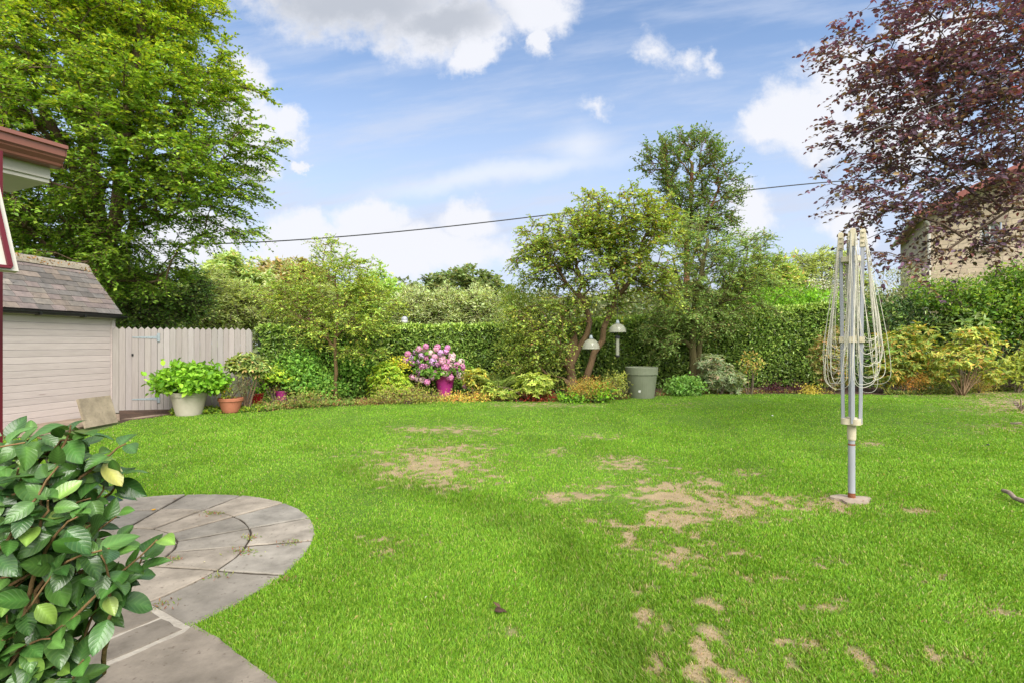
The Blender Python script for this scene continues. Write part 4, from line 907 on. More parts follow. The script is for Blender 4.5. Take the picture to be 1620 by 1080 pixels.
    c = G(1015, 628.5); r = empty('plant_pot', tuple(c), 'large empty sage green plastic pot with a small white sticker', 'plant pot'); dd = c[1]
    pot(r, c, .345, .425, .87, 'green_pot', .21, .022)
    mb = MB(); rr = .372; v = []
    for (a, z) in ((-118, .19), (-109, .17), (-107, .25), (-111, .235), (-114, .255), (-118, .22)):
        rz = .345+(.08)*(z/.66)+.006; v.append((c[0]+rz*math.cos(R(a)), c[1]+rz*math.sin(R(a)), z))
    mb.add(v, [[(0, 1, 2, 3, 4, 5)]]); mb.obj('sticker', M['label'], r)
pots()
# ------------------------------------------------------------------ hedge
def hedge():
    line = np.array([(-6.25, 12.75), (-4.0, 14.3), (-.4, 16.2), (4, 17.1), (9.1, 17.6), (11.2, 17.5)]); tz = np.array([1.92, 1.98, 2.10, 2.40, 2.74, 2.92])
    seg = np.r_[0, np.cumsum(np.linalg.norm(np.diff(line, axis=0), axis=1))]; Ltot = seg[-1]
    root = empty('laurel_hedge', (line[0][0], line[0][1], 0), 'long clipped laurel hedge behind the flower bed from fence to wild shrubs', 'hedge')
    def at(s): return np.stack([np.interp(s, seg, line[:, 0]), np.interp(s, seg, line[:, 1])], -1), np.interp(s, seg, tz)
    eps = .05
    def nrm(s): 
        a, _ = at(np.maximum(s-eps, 0)); b, _ = at(np.minimum(s+eps, Ltot)); t = unit(b-a); return np.stack([t[:, 1], -t[:, 0]], -1)
    n = 46000; s = rng.uniform(0, Ltot, n); zz = rng.uniform(0, 1, n); p, top = at(s); nm = nrm(s); bump = .13*(fbm(s*1.6, zz*3, 3, 61)-.5)*2
    depth = -np.abs(rng.normal(0, .10, n))+bump; z = zz**.85*top*(1+.012*np.sin(s*2.1)); pos = np.c_[p+nm*depth[:, None], z]
    nr3 = np.c_[nm, np.full(n, .45)]; 
    n2 = 12000; s2 = rng.uniform(0, Ltot, n2); p2, t2 = at(s2); m2 = nrm(s2); back = rng.uniform(0, .9, n2); pos2 = np.c_[p2-m2*back[:, None], t2-np.abs(rng.normal(0, .04, n2))+.025*np.sin(s2*5)+rng.normal(0, .02, n2)]
    nr2 = np.tile(np.array((0, -.2, 1.)), (n2, 1)); pos = np.vstack([pos, pos2]); nr3 = np.vstack([nr3, nr2]); N_ = len(pos)
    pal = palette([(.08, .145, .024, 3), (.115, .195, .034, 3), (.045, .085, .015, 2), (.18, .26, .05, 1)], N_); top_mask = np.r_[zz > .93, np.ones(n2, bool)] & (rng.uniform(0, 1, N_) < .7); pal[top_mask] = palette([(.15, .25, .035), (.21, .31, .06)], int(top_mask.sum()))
    sz = rng.uniform(.7, 1.2, N_)
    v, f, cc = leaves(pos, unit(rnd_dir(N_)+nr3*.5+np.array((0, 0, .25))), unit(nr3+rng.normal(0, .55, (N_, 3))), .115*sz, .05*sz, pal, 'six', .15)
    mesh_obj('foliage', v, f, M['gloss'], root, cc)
    # twiggy core
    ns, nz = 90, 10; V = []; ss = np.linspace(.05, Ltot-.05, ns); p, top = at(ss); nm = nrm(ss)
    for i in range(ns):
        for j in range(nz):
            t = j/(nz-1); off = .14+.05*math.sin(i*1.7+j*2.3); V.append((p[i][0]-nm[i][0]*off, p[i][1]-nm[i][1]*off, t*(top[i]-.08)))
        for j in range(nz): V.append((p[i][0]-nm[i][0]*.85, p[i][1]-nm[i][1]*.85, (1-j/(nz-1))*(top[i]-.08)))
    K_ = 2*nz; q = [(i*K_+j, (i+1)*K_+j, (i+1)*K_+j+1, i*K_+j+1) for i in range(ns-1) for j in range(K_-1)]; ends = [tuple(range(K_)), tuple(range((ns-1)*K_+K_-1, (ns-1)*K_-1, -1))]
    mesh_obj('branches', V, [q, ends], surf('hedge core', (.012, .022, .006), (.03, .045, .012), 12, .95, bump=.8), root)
hedge()
# ------------------------------------------------------------------ trees
BEECH = [(.10, .195, .022, 3), (.135, .24, .027, 3), (.065, .13, .018, 2), (.20, .30, .035, 1.2)]
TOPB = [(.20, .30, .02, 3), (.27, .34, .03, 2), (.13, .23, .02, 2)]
b0 = np.array((P(165, 545, 15)[0], 15.0, 0))
tree('beech_tree', 'huge green beech tree towering behind the shed and fence', 'tree',
     [([b0, b0+(-.1, 0, 2.2), P(150, 330, 15), P(135, 200, 15), P(118, 60, 15), P(110, -90, 15)], .34),
      ([b0+(-.1, 0, 2.2), P(185, 330, 14.6), P(200, 190, 14.4), P(222, 60, 14.2), P(235, -60, 14.2)], .22),
      ([P(150, 330, 15), P(90, 210, 14.6), P(20, 100, 14.2)], .16)],
     [ell(215, 80, 14.5, 135, 130, 2.6), ell(275, 215, 14, 140, 120, 2.6), ell(120, 220, 13.6, 170, 160, 2.8), ell(40, 90, 14, 150, 150, 3), ell(130, -40, 14.5, 200, 120, 3), ell(290, 310, 13.8, 105, 70, 2.0), ell(150, 375, 14.5, 130, 80, 2.2),
      ell(350, 340, 13.8, 58, 40, 1.2), ell(250, 20, 14.5, 90, 60, 2), ell(-60, 250, 14.5, 150, 200, 3, .6), ell(60, 330, 15, 110, 90, 2), ell(110, 405, 14.6, 110, 50, 1.8), ell(190, 420, 14.0, 70, 45, 1.3), ell(340, 155, 14, 55, 50, 1.4)],
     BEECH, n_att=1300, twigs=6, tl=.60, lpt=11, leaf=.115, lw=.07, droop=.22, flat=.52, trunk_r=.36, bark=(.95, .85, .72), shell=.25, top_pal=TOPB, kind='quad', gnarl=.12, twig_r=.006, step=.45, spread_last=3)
# copper beech, right: trunk off frame
c0 = np.array((10.6, 7.6, 0))
tree('copper_beech_tree', 'copper beech with hanging dark purple leaves filling the upper right corner', 'tree',
     [([c0, c0+(0, 0, 2.5), c0+(-.2, 0, 5), c0+(-.4, .1, 8.4)], .36),
      ([c0+(-.2, 0, 4.4), P(1640, 150, 7.6), P(1530, 110, 7.3), P(1430, 190, 7.1)], .045), ([c0+(-.2, 0, 5), P(1600, 20, 7.6), P(1460, 40, 7.4), P(1370, 70, 7.3)], .04), ([c0+(-.1, 0, 3.9), P(1650, 290, 7.4), P(1540, 260, 7.2), P(1430, 320, 7.1)], .035),
      ([c0+(0, 0, 3.4), P(1700, 330, 6.9), P(1600, 330, 6.8), P(1500, 395, 6.8)], .028)],
     [ell(1420, 75, 7.2, 100, 80, .8, 1.1), ell(1545, 80, 7.3, 110, 130, 1.2), ell(1400, 190, 7.1, 70, 75, .7), ell(1510, 220, 7.2, 120, 90, 1.1), ell(1395, 300, 7.0, 70, 60, .6), ell(1330, 290, 7.0, 48, 22, .4, 1.6), ell(1320, 95, 7.1, 30, 14, .3, 2),
      ell(1410, 375, 7.0, 58, 60, .6), ell(1490, 320, 7.1, 90, 45, .8, .85), ell(1590, 290, 7.1, 75, 85, 1.0, 1.1), ell(1565, 375, 7.0, 80, 34, .7, 1.5), ell(1440, 445, 7, 22, 14, .3, 1), ell(1500, 400, 7, 36, 22, .4, .8), ell(1330, 205, 7.1, 30, 26, .4, 1),
      ell(1650, 60, 8, 130, 150, 1.6, .5), ell(1720, 250, 8, 90, 150, 1.4, .45)],
     [(.066, .045, .064, 4), (.095, .060, .086, 3), (.045, .034, .046, 2), (.12, .05, .045, .7), (.085, .075, .04, 2), (.14, .12, .055, 1.2)], n_att=450, twigs=3, tl=.42, lpt=9, leaf=.070, lw=.047, droop=.30, flat=.5, trunk_r=.09, bark=(.7, .62, .62), shell=.1,
     mat='purple', kind='six', gnarl=.10, twig_r=.0028, step=.22, outw=.4, spread_last=3)
# apple tree with bird feeders
t0 = P(905, 612, 14.4); t0[2] = 0
tree('apple_tree', 'old gnarled apple tree with forked brown trunk and drooping crown holding bird feeders', 'tree',
     [([t0, P(903, 560, 14.4), P(908, 538, 14.4)], .15), ([P(903, 572, 14.4), P(928, 530, 14.3), P(925, 480, 14.3), P(915, 430, 14.3)], .10), ([t0+(.25, 0, .05), P(935, 575, 14.3), P(955, 520, 14.2), P(975, 470, 14.2), P(1010, 430, 14.2)], .105),
      ([P(975, 470, 14.2), P(965, 400, 14.2), P(985, 360, 14.2)], .07), ([P(925, 480, 14.3), P(885, 430, 14.2), P(860, 400, 14.2)], .07)],
     [ell(985, 350, 14.2, 85, 45, 1.3), ell(900, 390, 14.2, 75, 55, 1.2), ell(855, 415, 14.2, 45, 45, .8), ell(1010, 400, 14.2, 62, 65, 1.3), ell(950, 430, 14.3, 90, 60, 1.2, .7), ell(1045, 350, 14.4, 28, 40, .6), ell(870, 500, 14.3, 65, 45, .9), ell(1035, 460, 14.3, 45, 40, .8, .7), ell(850, 560, 14.2, 50, 38, .7), ell(940, 345, 14.2, 40, 32, .7)],
     [(.17, .26, .05, 3), (.23, .31, .055, 2), (.09, .16, .035, 2), (.26, .30, .05, .7), (.18, .11, .04, .2)], n_att=620, twigs=3, tl=.40, lpt=9, leaf=.095, lw=.055, droop=.35, flat=.7, trunk_r=.15, bark=(.95, .78, .60), shell=.15, gnarl=.30, twig_r=.006, step=.3,
     top_pal=[(.20, .28, .04, 2), (.27, .29, .045, .8), (.16, .10, .04, .35), (.14, .23, .04, 2.5)])
# young twin stemmed tree in front of the hedge
t1 = P(1096, 603, 16.2); t1[2] = 0
tree('rowan_tree', 'slender twin stemmed green tree in front of the hedge beside the big pot', 'tree',
     [([t1, P(1095, 550, 16.2), P(1097, 500, 16.2), P(1108, 440, 16.2), P(1120, 380, 16.2)], .13), ([t1+(.16, .05, 0), P(1106, 550, 16.2), P(1110, 530, 16.2)], .10), ([P(1106, 535, 16.2), P(1122, 505, 16.2), P(1150, 460, 16.2), P(1175, 420, 16.2)], .07), ([P(1097, 510, 16.2), P(1080, 460, 16.2), P(1065, 410, 16.2)], .07)],
     [ell(1130, 430, 16.2, 75, 60, 1.3), ell(1170, 400, 16.2, 60, 40, 1.0), ell(1080, 470, 16.0, 55, 60, 1.0), ell(1190, 460, 16.2, 50, 45, 1.0, .8), ell(1050, 520, 15.6, 35, 45, .7), ell(1130, 500, 16, 60, 35, .9, .7), ell(1100, 370, 16.2, 50, 40, .9, .8)],
     [(.14, .235, .065, 3), (.185, .285, .08, 2), (.10, .185, .05, 2), (.26, .25, .09, .5)], n_att=430, twigs=3, tl=.45, lpt=10, leaf=.10, lw=.038, droop=.35, flat=.7, trunk_r=.15, bark=(.9, 1.0, .62), shell=.15, gnarl=.14, twig_r=.006)
t2 = P(1083, 560, 19.5); t2[2] = 0
tree('cherry_tree', 'tall upright dark green tree with reddish trunk rising highest behind the hedge', 'tree',
     [([t2, P(1083, 480, 19.5), P(1087, 400, 19.5), P(1092, 330, 19.5), P(1095, 260, 19.5)], .15), ([P(1085, 440, 19.5), P(1110, 370, 19.5), P(1140, 290, 19.5)], .08), ([P(1087, 400, 19.5), P(1070, 330, 19.5), P(1045, 260, 19.5)], .07)],
     [ell(1090, 275, 19.5, 48, 60, 1.2), ell(1045, 262, 19.5, 36, 34, .8), ell(1142, 290, 19.5, 32, 50, .9), ell(1095, 235, 19.5, 30, 26, .7), ell(1120, 345, 19.5, 45, 40, 1.1), ell(1060, 340, 19.5, 40, 40, 1.0), ell(1020, 245, 19.5, 14, 14, .4), ell(1140, 245, 19.5, 18, 14, .5)],
     [(.07, .13, .04, 3), (.095, .17, .05, 2), (.15, .22, .06, 1)], n_att=240, twigs=3, tl=.55, lpt=9, leaf=.12, lw=.07, droop=.05, flat=1.1, trunk_r=.15, bark=(1.25, .75, .6), shell=.15, gnarl=.1, updir=.6, twig_r=.007)
# small yellow-green tree left
t3 = P(530, 632, 13.2); t3[2] = 0
tree('robinia_tree', 'small airy yellow green tree in front of the hedge right of the fence', 'tree',
     [([t3, P(532, 590, 13.2), P(530, 550, 13.2), P(535, 490, 13.2), P(530, 440, 13.2)], .055), ([P(530, 550, 13.2), P(505, 520, 13.1), P(480, 480, 13.1)], .03), ([P(532, 540, 13.2), P(560, 500, 13.2), P(585, 470, 13.2)], .03)],
     [ell(520, 450, 13.2, 70, 38, 1.1), ell(580, 475, 13.2, 55, 35, .9), ell(460, 475, 13.2, 50, 35, .9), ell(525, 405, 13.2, 36, 26, .6, .8), ell(540, 510, 13.1, 80, 26, .9, .7), ell(480, 535, 13.0, 46, 22, .6, .5), ell(560, 550, 13, 50, 18, .6, .6), ell(560, 415, 13.2, 28, 14, .4, .8)],
     [(.18, .28, .05, 3), (.24, .34, .06, 3), (.13, .22, .045, 2), (.36, .38, .06, .8)], n_att=330, twigs=3, tl=.34, lpt=9, leaf=.075, lw=.042, droop=.25, flat=.5, trunk_r=.06, bark=(1.2, 1.0, .7), shell=.1, gnarl=.16, twig_r=.0035, step=.22)
# weeping mass left of the apple tree
bush('weeping_shrub', 'large rounded weeping yellow green shrub left of the apple tree', 'shrub', [ell(830, 500, 15.1, 42, 50, .9), ell(850, 545, 14.8, 60, 50, .9), ell(815, 470, 15.4, 26, 26, .6), ell(880, 590, 14.6, 35, 30, .6), ell(830, 585, 14.7, 40, 30, .6)],
     [(.17, .24, .045, 3), (.12, .19, .04, 3), (.22, .28, .05, 2)], 7500, .10, .035, up=-.2, stems=12, stem_r=.02)
bush('yew_bush', 'dark green bush filling the shade between the weeping shrub and the apple trunk', 'bush', [ell(865, 575, 15.4, 42, 40, .7), ell(835, 600, 15.2, 34, 26, .6), ell(890, 545, 15.5, 26, 40, .6)], DARK+[(.06, .12, .03, 3)], 5000, .08, .032, stems=6)
# ------------------------------------------------------------------ background trees beyond the hedge
def bgtree(name, label, px, py, rx, ry, d, pal, n=230, leaf=.26, lw=.15, extra=(), cat='tree', droop=.3, flat=.8, lpt=7, twigs=4, **k):
    b = np.array((P(px, 545, d)[0], d, 0)); E = [ell(px, py, d, rx, ry, rx/FPX*d*.9)]
    for (x, y, a, c) in extra: E.append(ell(x, y, d, a, c, a/FPX*d*.9))
    m = rx/FPX*d; pal = [(a[0]*2.0, a[1]*2.0, a[2]*2.2, a[3] if len(a) > 3 else 1) for a in pal]
    tree(name, label, cat, [([b, b+(0, 0, (P(px, py, d)[2])*.45), P(px+rx*.1, py, d)], .045*m+.08)], E, pal, n_att=n, twigs=twigs, tl=.30*m**.5+.25, lpt=lpt, leaf=leaf, lw=lw, droop=droop, flat=flat, trunk_r=.05*m+.08, shell=.45, step=.09*m+.4, twig_r=.012, **k)
bgtree('holly_tree', 'dark glossy evergreen above the gate at the foot of the beech', 235, 475, 50, 50, 17.5, [(.05, .095, .025, 3), (.08, .14, .035, 3), (.14, .20, .05, 1.4)], 300, .13, .07, mat='leaf', extra=((290, 470, 38, 42), (190, 450, 40, 50)))
bgtree('willow_tree', 'pale olive willow directly above the middle of the fence', 340, 478, 42, 48, 26, OLIVE, 240, .26, .06, extra=((375, 490, 40, 36), (310, 485, 28, 38)), droop=.5)
bgtree('ash_tree', 'mid green rounded tree reaching highest on the skyline left of the small yellow tree', 365, 445, 45, 40, 38, [(.10, .15, .05, 2), (.13, .18, .06, 2), (.2, .19, .09, .5)], 240, .32, .18, extra=((320, 460, 35, 36), (400, 465, 40, 40)))
bgtree('chestnut_tree', 'brown tinged tree crown on the skyline above the hedge corner', 445, 448, 48, 36, 44, [(.12, .12, .05, 2), (.15, .12, .06, 1), (.10, .13, .045, 2)], 230, .36, .22, extra=((490, 455, 40, 38),))
bgtree('willow_tree', 'broad pale willow behind the small yellow green tree', 430, 495, 60, 40, 28, OLIVE, 260, .26, .06, extra=((500, 490, 50, 40),), droop=.5)
bgtree('birch_tree', 'light green birch standing right of the small yellow green tree', 598, 478, 30, 48, 30, [(.10, .17, .04, 2), (.14, .21, .055, 2)], 200, .22, .13, extra=((630, 490, 28, 36), (570, 492, 30, 38)))
bgtree('oak_tree', 'dark rounded oak on the skyline in the gap between the garden trees', 730, 468, 62, 42, 62, [(.045, .07, .022, 2), (.06, .09, .03, 2), (.10, .11, .045, .6)], 330, .5, .32, extra=((780, 480, 34, 28), (680, 482, 28, 26)))
for (x, w, l) in ((655, 34, 'pale sallow bush leftmost of three behind the hedge below the oak'), (707, 32, 'pale sallow bush in the middle below the dark oak'), (762, 34, 'pale sallow bush rightmost of three behind the hedge below the oak')):
    bgtree('sallow_bush', l, x, 497, w, 34, 27, [(.13, .18, .07, 2), (.17, .22, .10, 2), (.09, .13, .05, 1)], 170, .22, .05, cat='bush', droop=.1, flat=1.2, group='pale sallow bushes beyond the hedge', updir=.5)
bgtree('maple_tree', 'green tree with orange tinge behind the hedge right of the slender tree', 1215, 450, 42, 42, 24, [(.09, .15, .035, 3), (.14, .19, .04, 2), (.25, .15, .06, .5)], 220, .17, .1, extra=((1180, 470, 34, 36),))
bgtree('willow_tree', 'olive willow on the skyline just left of the clothes dryer', 1295, 440, 52, 48, 36, OLIVE, 260, .3, .08, extra=((1250, 455, 40, 36), (1345, 455, 30, 36)), droop=.4)
bush('elder_bush', 'bright green bush growing just above the hedge left of the clothes dryer', 'bush', [ell(1245, 474, 19.6, 52, 24, 1.2), ell(1295, 478, 19.6, 30, 16, 1.0), ell(1200, 478, 19.6, 40, 22, 1.0), ell(1240, 500, 19.6, 60, 30, 1.0)], BRIGHT, 4200, .14, .07, base=(P(1245, 545, 19.6)[0], 19.6, 0), stems=8, stem_r=.02)
bush('variegated_bush', 'silvery white variegated bush behind the hedge at the clothes dryer', 'bush', [ell(1312, 455, 21, 28, 28, .9), ell(1345, 470, 21, 26, 24, .8), ell(1318, 500, 21, 30, 40, .8)], [(.36, .38, .30, 2), (.5, .52, .45, 1), (.14, .2, .08, 2)], 2600, .09, .035, base=(P(1315, 545, 21)[0], 21, 0), stems=6, stem_r=.02)
bush('buddleia_bush', 'grey green bush at the corner of the stone house', 'bush', [ell(1425, 452, 19, 36, 30, .9), ell(1465, 440, 19, 26, 20, .7), ell(1520, 455, 19, 40, 22, .8), ell(1440, 500, 19, 60, 40, .9)], [(.20, .23, .13, 2), (.14, .18, .08, 2), (.3, .32, .22, .6)], 4200, .12, .035, base=(P(1440, 545, 19)[0], 19, 0), stems=8, stem_r=.02)
bush('smoke_bush', 'small dark purple leaved bush peeping over the hedge behind the yellow green tree', 'bush', [ell(482, 512, 14.9, 16, 12, .4), ell(505, 512, 15.1, 10, 8, .3), ell(485, 535, 15.0, 20, 20, .4)], [(.10, .03, .06), (.15, .05, .09), (.2, .1, .13, .4)], 700, .07, .045, base=(P(482, 545, 14.9)[0], 14.9, 0), stems=5)
def woodland():
    n = 60000; az = rng.uniform(-1.5, 1.5, n); d = rng.uniform(85, 105, n); top = 8.5+4.5*fbm(az*14+20, az*0, 3, 91)*1.2; z = rng.uniform(0, 1, n)**.7*top
    p = np.stack([az*d, d, z], -1); v, f, c = leaves(p, rnd_dir(n), unit(rnd_dir(n)+np.array((0, -.4, .5))), 1.0, .7, palette([(.12, .16, .07), (.16, .19, .09), (.09, .13, .055)], n)); o = mesh_obj('woodland', v, f, M['leaf'], None, c); tag(o, 'far belt of woodland beyond the garden', 'woodland', kind='stuff')
woodland()
# round capped post seen above the hedge
c = P(640, 508, 18.0); r = empty('garden_lamp', (c[0], c[1], 0), 'small grey and white rounded lamp head peeping above the hedge', 'lamp')
mb = MB(); mb.lathe([(.0, -.10), (.07, -.09), (.105, -.03), (.11, .04), (.085, .11), (.04, .145), (0, .15)], c, 20); mb.obj('globe', M['label'], r, smooth=True)
mb = MB(); mb.lathe([(.112, .03), (.115, .06), (.09, .125), (.045, .16), (0, .165)], c, 20); mb.obj('cap', M['alu'], r, smooth=True)
mb = MB(); mb.tube([(c[0], c[1], 0), (c[0], c[1], c[2]-.08)], .03, 10); mb.obj('post', M['alu'], r)
# ------------------------------------------------------------------ bed planting
def bd(py, up=0.): return CAMZ*FPX/(py-HY)
def B_(name, label, x, y, rx, ry, foot, pal, n, leaf, lw, rd=None, **k):
    d = bd(foot)+.25; E = [ell(x, y, d, rx, ry, rd or rx/FPX*d*.8)]
    for (a, b, c_, e) in k.pop('extra', ()): E.append(ell(a, b, d, c_, e, c_/FPX*d*.8))
    gk = k.pop('gain', 1.25); pal = [(a[0]*gk, a[1]*gk, a[2]*gk, a[3] if len(a) > 3 else 1) for a in pal]
    return bush(name, label, 'shrub', E, pal, int(n*1.8), leaf*1.15, lw*1.25, base=(P(x, 545, d)[0], d, 0), **k)
RHO = [(.09, .14, .035, 2), (.13, .17, .05, 2), (.2, .17, .06, .7), (.05, .09, .025, 2)]
B_('rhododendron', 'sparse rhododendron with bare stems in front of the right end of the fence', 388, 576, 28, 15, 652, RHO+[(.16, .22, .06, 2)], 1000, .10, .035, rosette=7, stems=9, stem_r=.018, extra=((405, 582, 22, 14),), mat='leaf', kind='six', gain=1.4, stem_col=(1.1, .95, .85))
B_('azalea', 'bright lime azalea in flat tiers above the purple pot', 432, 590, 30, 14, 641, LIME, 1500, .055, .024, extra=((415, 598, 18, 9), (455, 598, 20, 9)), rosette=7, mat='leaf', kind='six', stems=8)
B_('skimmia', 'mid green leafy shrub left of the thin tree trunk', 490, 603, 36, 26, 639, GREEN+[(.10, .19, .03, 2)], 2600, .075, .038, extra=((515, 615, 20, 18), (470, 575, 34, 20)), kind='six', stems=7, gain=1.75)
B_('viburnum', 'dark blue green shrub against the hedge behind the lime azalea', 455, 572, 32, 20, 632, [(.045, .085, .045, 2), (.07, .12, .06, 1)], 1300, .07, .03, kind='six', stems=5, extra=((440, 600, 40, 20),))
B_('ochre_shrub', 'low ochre trailing shrub at the lawn edge below the purple pot', 430, 640, 40, 5, 648, [(.20, .21, .05, 2), (.13, .19, .04, 3), (.24, .15, .07, .6)], 800, .045, .018, stems=6, extra=((475, 630, 26, 9), (505, 630, 20, 7)), gain=1.0)
B_('climber', 'light green climber wrapping the thin tree trunk', 548, 600, 22, 34, 634, GREEN+[(.12, .22, .04, 2)], 1600, .07, .045, stems=5, kind='six', extra=((560, 570, 30, 24),), gain=1.7)
B_('lime_shrub', 'lime green shrub left of the pink hydrangea', 612, 598, 26, 28, 636, LIME, 2300, .07, .028, stems=8, kind='six', extra=((600, 612, 18, 16), (632, 608, 20, 18)), rosette=7)
B_('golden_shrub', 'small shrub with golden yellow leaves at its top beside the pink flowers', 628, 576, 10, 8, 634, [(.45, .36, .03), (.3, .3, .03)], 160, .06, .03, stems=3, kind='six', extra=((591, 602, 5, 14),))
B_('olive_shrub', 'low olive and brown heather like shrub at the lawn edge below the lime shrub', 640, 622, 34, 14, 640, [(.18, .21, .045, 2), (.12, .16, .03, 2), (.14, .08, .045, .8)], 1300, .045, .018, stems=8, extra=((605, 628, 24, 12), (672, 626, 28, 10)))
B_('stonecrop', 'low yellow and orange leaved plant at the foot of the magenta pot', 722, 631, 26, 3, 636, [(.34, .27, .05, 2), (.32, .15, .05, 1), (.18, .22, .05, 1)], 700, .06, .022, stems=0, extra=((760, 627, 16, 4), (675, 632, 10, 3)))
B_('yellow_shrub', 'yellow green leafy shrub between the hydrangea and the fern', 752, 598, 18, 18, 634, [(.24, .27, .05, 2), (.14, .19, .04, 2), (.30, .22, .05, .5)], 900, .08, .03, stems=6, kind='six', rosette=7)
def fern():
    d = bd(632)+.1; b = np.array((P(790, 545, d)[0], d, 0)); r = empty('fern', tuple(b), 'tall arching green fern beside the weeping shrub', 'fern'); V = []; F = []; C = []; n = 0; mb = MB()
    for i in range(44):
        a = rng.uniform(0, 2*math.pi); L_ = rng.uniform(.8, 1.25); o = np.array((math.cos(a), math.sin(a)*.8, 0)); t = np.linspace(0, 1, 22); pts = b+o*(L_*.85*t**1.3)[:, None]+Z*(L_*1.0*(t-.42*t**2.2))[:, None]
        mb.tube(pts[::3], .006, 4, (.8, 1.1, .4), cap=False); tt = unit(np.gradient(pts, axis=0))
        for s in (-1, 1):
            q = pts[3:]; ln = .17*np.sin(np.pi*np.linspace(.12, 1, len(q)))**.7; dv = unit(np.cross(tt[3:], Z)*s+tt[3:]*.4-Z*.15); c = palette([(.17, .26, .07), (.22, .30, .09), (.11, .19, .05)], len(q))
            v, f, cc = leaves(q, dv, np.tile(Z, (len(q), 1)), ln+.01, .035, c); V.append(v); F.append(f[0]+n); C.append(cc); n += len(v)
    mesh_obj('fronds', np.vstack(V), [np.vstack(F)], M['leaf'], r, np.vstack(C)); mb.obj('stem', M['bark'], r)
fern()
B_('lime_laurel', 'open yellow green spotted shrub at the lawn edge left of the apple trunk', 845, 607, 32, 18, 636, [(.22, .28, .06, 3), (.13, .20, .035, 2)], 950, .10, .032, rosette=7, stems=9, kind='six', extra=((805, 620, 20, 11), (775, 617, 12, 12)))
B_('red_groundcover', 'low dark red leaved plant at the lawn edge under the lime spotted shrub', 850, 628, 30, 4, 635, [(.14, .02, .015, 2), (.10, .05, .02, 1)], 450, .05, .03, stems=0)
B_('spiraea', 'orange tinged green mounded shrub at the foot of the apple tree', 935, 615, 28, 13, 637, [(.22, .17, .035, 2), (.16, .18, .035, 3), (.26, .13, .04, 1)], 2000, .04, .018, stems=7, extra=((912, 618, 14, 10),))
B_('hellebore', 'small dark green leafy plant in front of the orange tinged mound', 950, 622, 14, 8, 638, GREEN+BRIGHT, 450, .07, .04, stems=3, kind='six', extra=((905, 628, 18, 5),))
B_('euonymus', 'sparse yellow green shrub between the apple tree and the big green pot', 973, 608, 16, 18, 633, [(.2, .24, .05), (.12, .15, .04)], 420, .055, .028, stems=7, kind='six')
B_('hydrangea', 'rounded fresh green plant at the foot of the slender tree', 1083, 612, 24, 11, 626, [(.08, .17, .035, 2), (.12, .23, .05, 2)], 1100, .08, .045, stems=5, kind='six')
B_('grey_rhododendron', 'silvery grey green shrub with narrow leaves right of the slender tree', 1140, 592, 30, 24, 624, [(.12, .17, .09, 2), (.16, .21, .12, 2), (.22, .2, .13, .5)], 1300, .12, .028, rosette=8, stems=8, kind='six', extra=((1125, 575, 24, 16), (1160, 605, 20, 16)))
B_('sapling', 'thin leggy sapling with a few yellow leaves against the hedge', 1185, 572, 14, 14, 624, [(.17, .21, .045), (.22, .18, .05)], 70, .09, .045, stems=6, stem_r=.012, kind='six')
B_('dark_heuchera', 'low blackish purple plant in the bare soil in front of the hedge', 1222, 614, 14, 5, 622, [(.03, .012, .02), (.05, .02, .02)], 260, .06, .03, stems=0)
B_('dark_heuchera', 'second low blackish purple plant farther right towards the clothes dryer', 1262, 616, 12, 5, 622, [(.03, .012, .02), (.05, .02, .02)], 220, .06, .03, stems=0)
B_('hostas', 'small yellow leaved clump in bare soil just left of the clothes dryer', 1283, 618, 10, 5, 624, [(.32, .28, .05), (.2, .2, .04)], 160, .07, .03, stems=0)
B_('pieris', 'bronze and green shrub partly behind the clothes dryer lines', 1312, 562, 30, 32, 622, [(.17, .16, .06, 2), (.11, .15, .04, 2), (.22, .14, .07, .7)], 2000, .085, .03, rosette=7, stems=8, kind='six', extra=((1320, 596, 24, 18), (1330, 530, 24, 18)))
YR = [(.22, .19, .045, 2), (.16, .20, .045, 3), (.22, .14, .04, .2), (.10, .16, .035, 4)]
B_('rhododendron', 'yellowing rhododendron with drooping orange leaves right behind the clothes dryer', 1425, 560, 36, 38, 624, YR, 1900, .13, .04, rosette=8, stems=9, kind='six', extra=((1400, 590, 26, 24), (1450, 530, 28, 18), (1395, 545, 20, 24), (1470, 585, 20, 20)))
B_('rhododendron', 'wide yellow green rhododendron with many bare stems at its base', 1520, 565, 55, 22, 626, YR+[(.22, .27, .06, 3)], 1500, .12, .04, rosette=8, stems=16, stem_r=.016, stem_col=(1.5, 1.3, 1.1), kind='six', extra=((1470, 548, 24, 18), (1560, 548, 26, 16), (1490, 592, 24, 14), (1570, 590, 24, 16), (1540, 528, 30, 14)))
B_('loquat_shrub', 'large leaved pale green shrub poking above the yellow rhododendrons', 1525, 510, 32, 20, 618, [(.14, .20, .07, 2), (.09, .15, .045, 2)], 520, .2, .07, rosette=7, stems=6, kind='six', extra=((1500, 525, 20, 14),))
B_('berberis', 'orange brown dwarf shrub at the lawn edge right of the clothes dryer', 1443, 600, 24, 13, 624, [(.32, .15, .035, 2), (.24, .17, .04, 2), (.15, .15, .03, 1)], 1500, .035, .015, stems=6)
B_('juniper', 'low green mound behind the orange dwarf shrub', 1485, 602, 26, 12, 622, [(.10, .17, .035), (.15, .19, .04)], 1300, .04, .015, stems=5)
B_('golden_heather', 'small golden green conifer at the lawn edge below the bare stemmed rhododendron', 1552, 605, 16, 14, 622, [(.22, .22, .05), (.25, .17, .05), (.14, .18, .04)], 1000, .035, .012, stems=4)
